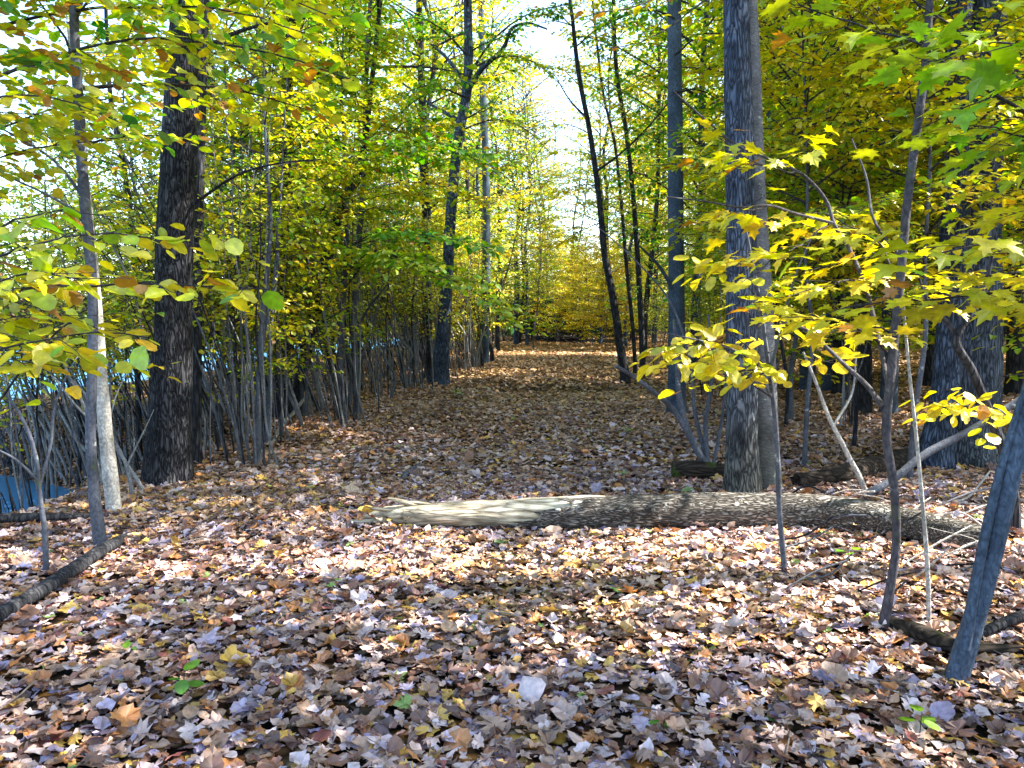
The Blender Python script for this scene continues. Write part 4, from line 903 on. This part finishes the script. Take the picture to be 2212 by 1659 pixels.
for k in range(26):
    px = r.uniform(1700, 2190); py = r.uniform(1080, 1320); a = r.uniform(-.5, .5); l = r.uniform(60, 150)
    ground_log('dead_branch', 'thin bare twig among the brushwood around the right end of the log', 'branch', [(px - l * .5, py - l * .5 * math.sin(a) * .4, 4, .04), (px, py, 5, r.uniform(.05, .16)), (px + l * .5, py + l * .5 * math.sin(a) * .4, 4, r.uniform(.04, .28))], ('pale', 'grey', 'dark')[k % 3], .05, 5, 1, 'brushwood twigs', 2, 100 + k)
# brush heap closing the far end of the path
for k in range(12):
    x0 = r.uniform(.5, 7); y0 = r.uniform(52, 60)
    P = free_path((x0, y0, float(gz(x0, y0)) + .1), r.choice([0, 3.14]) + r.normal(0, .5), r.uniform(2.5, 5.5), r.uniform(0, .35), -.25, r, 9)
    b_ = P[0].copy(); rt = thing('dead_branch', 'dark fallen limb in the brush heap at the far end of the path', 'branch', tuple(b_), 'brush heap limbs')
    g = MB(); tube(g, P - b_, np.linspace(r.uniform(.08, .16), .02, 9), 7, (1, 1, 1), 0, .1)
    link('shaft', g.mesh('shaft', [M['dark']]), rt)
    for q in range(3):
        g = MB(); p = P[r.integers(2, 8)] - b_; T = free_path(p, r.uniform(0, 6.28), r.uniform(.6, 1.6), .6, -.3, r)
        tube(g, T, np.linspace(.03, .008, 7), 5, (1, 1, 1), 0); link('twig', g.mesh('twig', [M['dark']]), rt)

# ------------------------------------------------------------------ green seedlings
def seedling(px, py, n, size, label, hue=.36, seed=0):
    b_ = base(px, py); rt = thing('seedling', label, 'seedling', (float(b_[0]), float(b_[1]), float(gz(b_[0], b_[1]))))
    r = np.random.default_rng(seed); h = size * 1.4
    g = MB(); tube(g, np.array([[0, 0, -.02], [.004, 0, h * .6], [.01, .005, h]]), np.array([.0022, .0018, .0012]), 5, (.5, .8, .3), 0)
    link('stem', g.mesh('stem', [M['twig']]), rt)
    a = np.arange(n) * 2.4 + r.random(); g = MB()
    d = np.stack([np.cos(a), np.sin(a), r.normal(-.1, .15, n)], -1); p = np.c_[np.zeros((n, 2)), h * (.6 + .4 * np.arange(n) / max(1, n - 1))] + d * size * .2
    emit_leaves(g, p, d, np.c_[r.normal(0, .2, (n, 2)), np.ones(n)], size * r.uniform(.7, 1.1, n), leafcol(r.normal(hue, .04, n), .75), 'oval', 0, .05, seed)
    link('foliage', g.mesh('foliage', [M['leaf']], smooth=()), rt)
seedling(1985, 1600, 4, .075, 'light green seedling on the leaves at the bottom right', .40, 1)
seedling(395, 1510, 4, .075, 'green seedling on the leaves at the lower left', .34, 2)
seedling(280, 1420, 3, .05, 'pale green seedling near the curved dark stick', .42, 3)
seedling(1830, 1225, 3, .085, 'bright green seedling in front of the right part of the log', .36, 4)
seedling(1885, 1345, 3, .04, 'tiny green seedling at the foot of the mottled maple stem', .36, 5)
seedling(1350, 945, 5, .10, 'green seedling on the right of the path beyond the log', .38, 6)
seedling(985, 862, 6, .13, 'green seedling on the far left of the path', .36, 7)
seedling(1275, 940, 3, .09, 'small green seedling in the middle of the path', .38, 8)
seedling(730, 1105, 3, .05, 'small green seedling just left of the splintered log end', .38, 9)
seedling(1430, 1600, 2, .055, 'two-leaved green seedling at the bottom centre', .32, 10)

# ------------------------------------------------------------------ light, sky, camera
SUN_EL, SUN_AZ = R(48), R(88)
w = bpy.data.worlds.new('World'); SC.world = w; w.use_nodes = True
nt = w.node_tree; bg = nt.nodes['Background']
sky = nt.nodes.new('ShaderNodeTexSky'); sky.sky_type = 'NISHITA'; sky.sun_disc = False
sky.sun_elevation = SUN_EL; sky.sun_rotation = SUN_AZ; sky.dust_density = 1.0; sky.air_density = 1.0
nt.links.new(sky.outputs[0], bg.inputs['Color']); bg.inputs['Strength'].default_value = .82
sd = bpy.data.lights.new('sun', 'SUN'); sd.energy = 28.0; sd.angle = R(.5); sd.color = (1, .93, .82)
so = bpy.data.objects.new('sun', sd); COL.objects.link(so)
dv = Vector((math.cos(SUN_EL) * math.sin(SUN_AZ), math.cos(SUN_EL) * math.cos(SUN_AZ), math.sin(SUN_EL)))
so.rotation_euler = dv.to_track_quat('Z', 'Y').to_euler(); so.location = (12, 2, 20)
cd = bpy.data.cameras.new('camera'); co = bpy.data.objects.new('camera', cd); COL.objects.link(co)
co.location = (0, 0, CZ); co.rotation_euler = (R(90) + PITCH, 0, 0)
cd.sensor_width = 36; cd.lens = 36 * F / 2212; cd.clip_end = 2000; cd.clip_start = .05
SC.camera = co
SC.view_settings.view_transform = 'Standard'; SC.view_settings.look = 'None'; SC.view_settings.exposure = 0; SC.view_settings.gamma = 1
cy = SC.cycles
cy.max_bounces = 6; cy.diffuse_bounces = 4; cy.glossy_bounces = 2; cy.transmission_bounces = 3; cy.caustics_reflective = False; cy.caustics_refractive = False
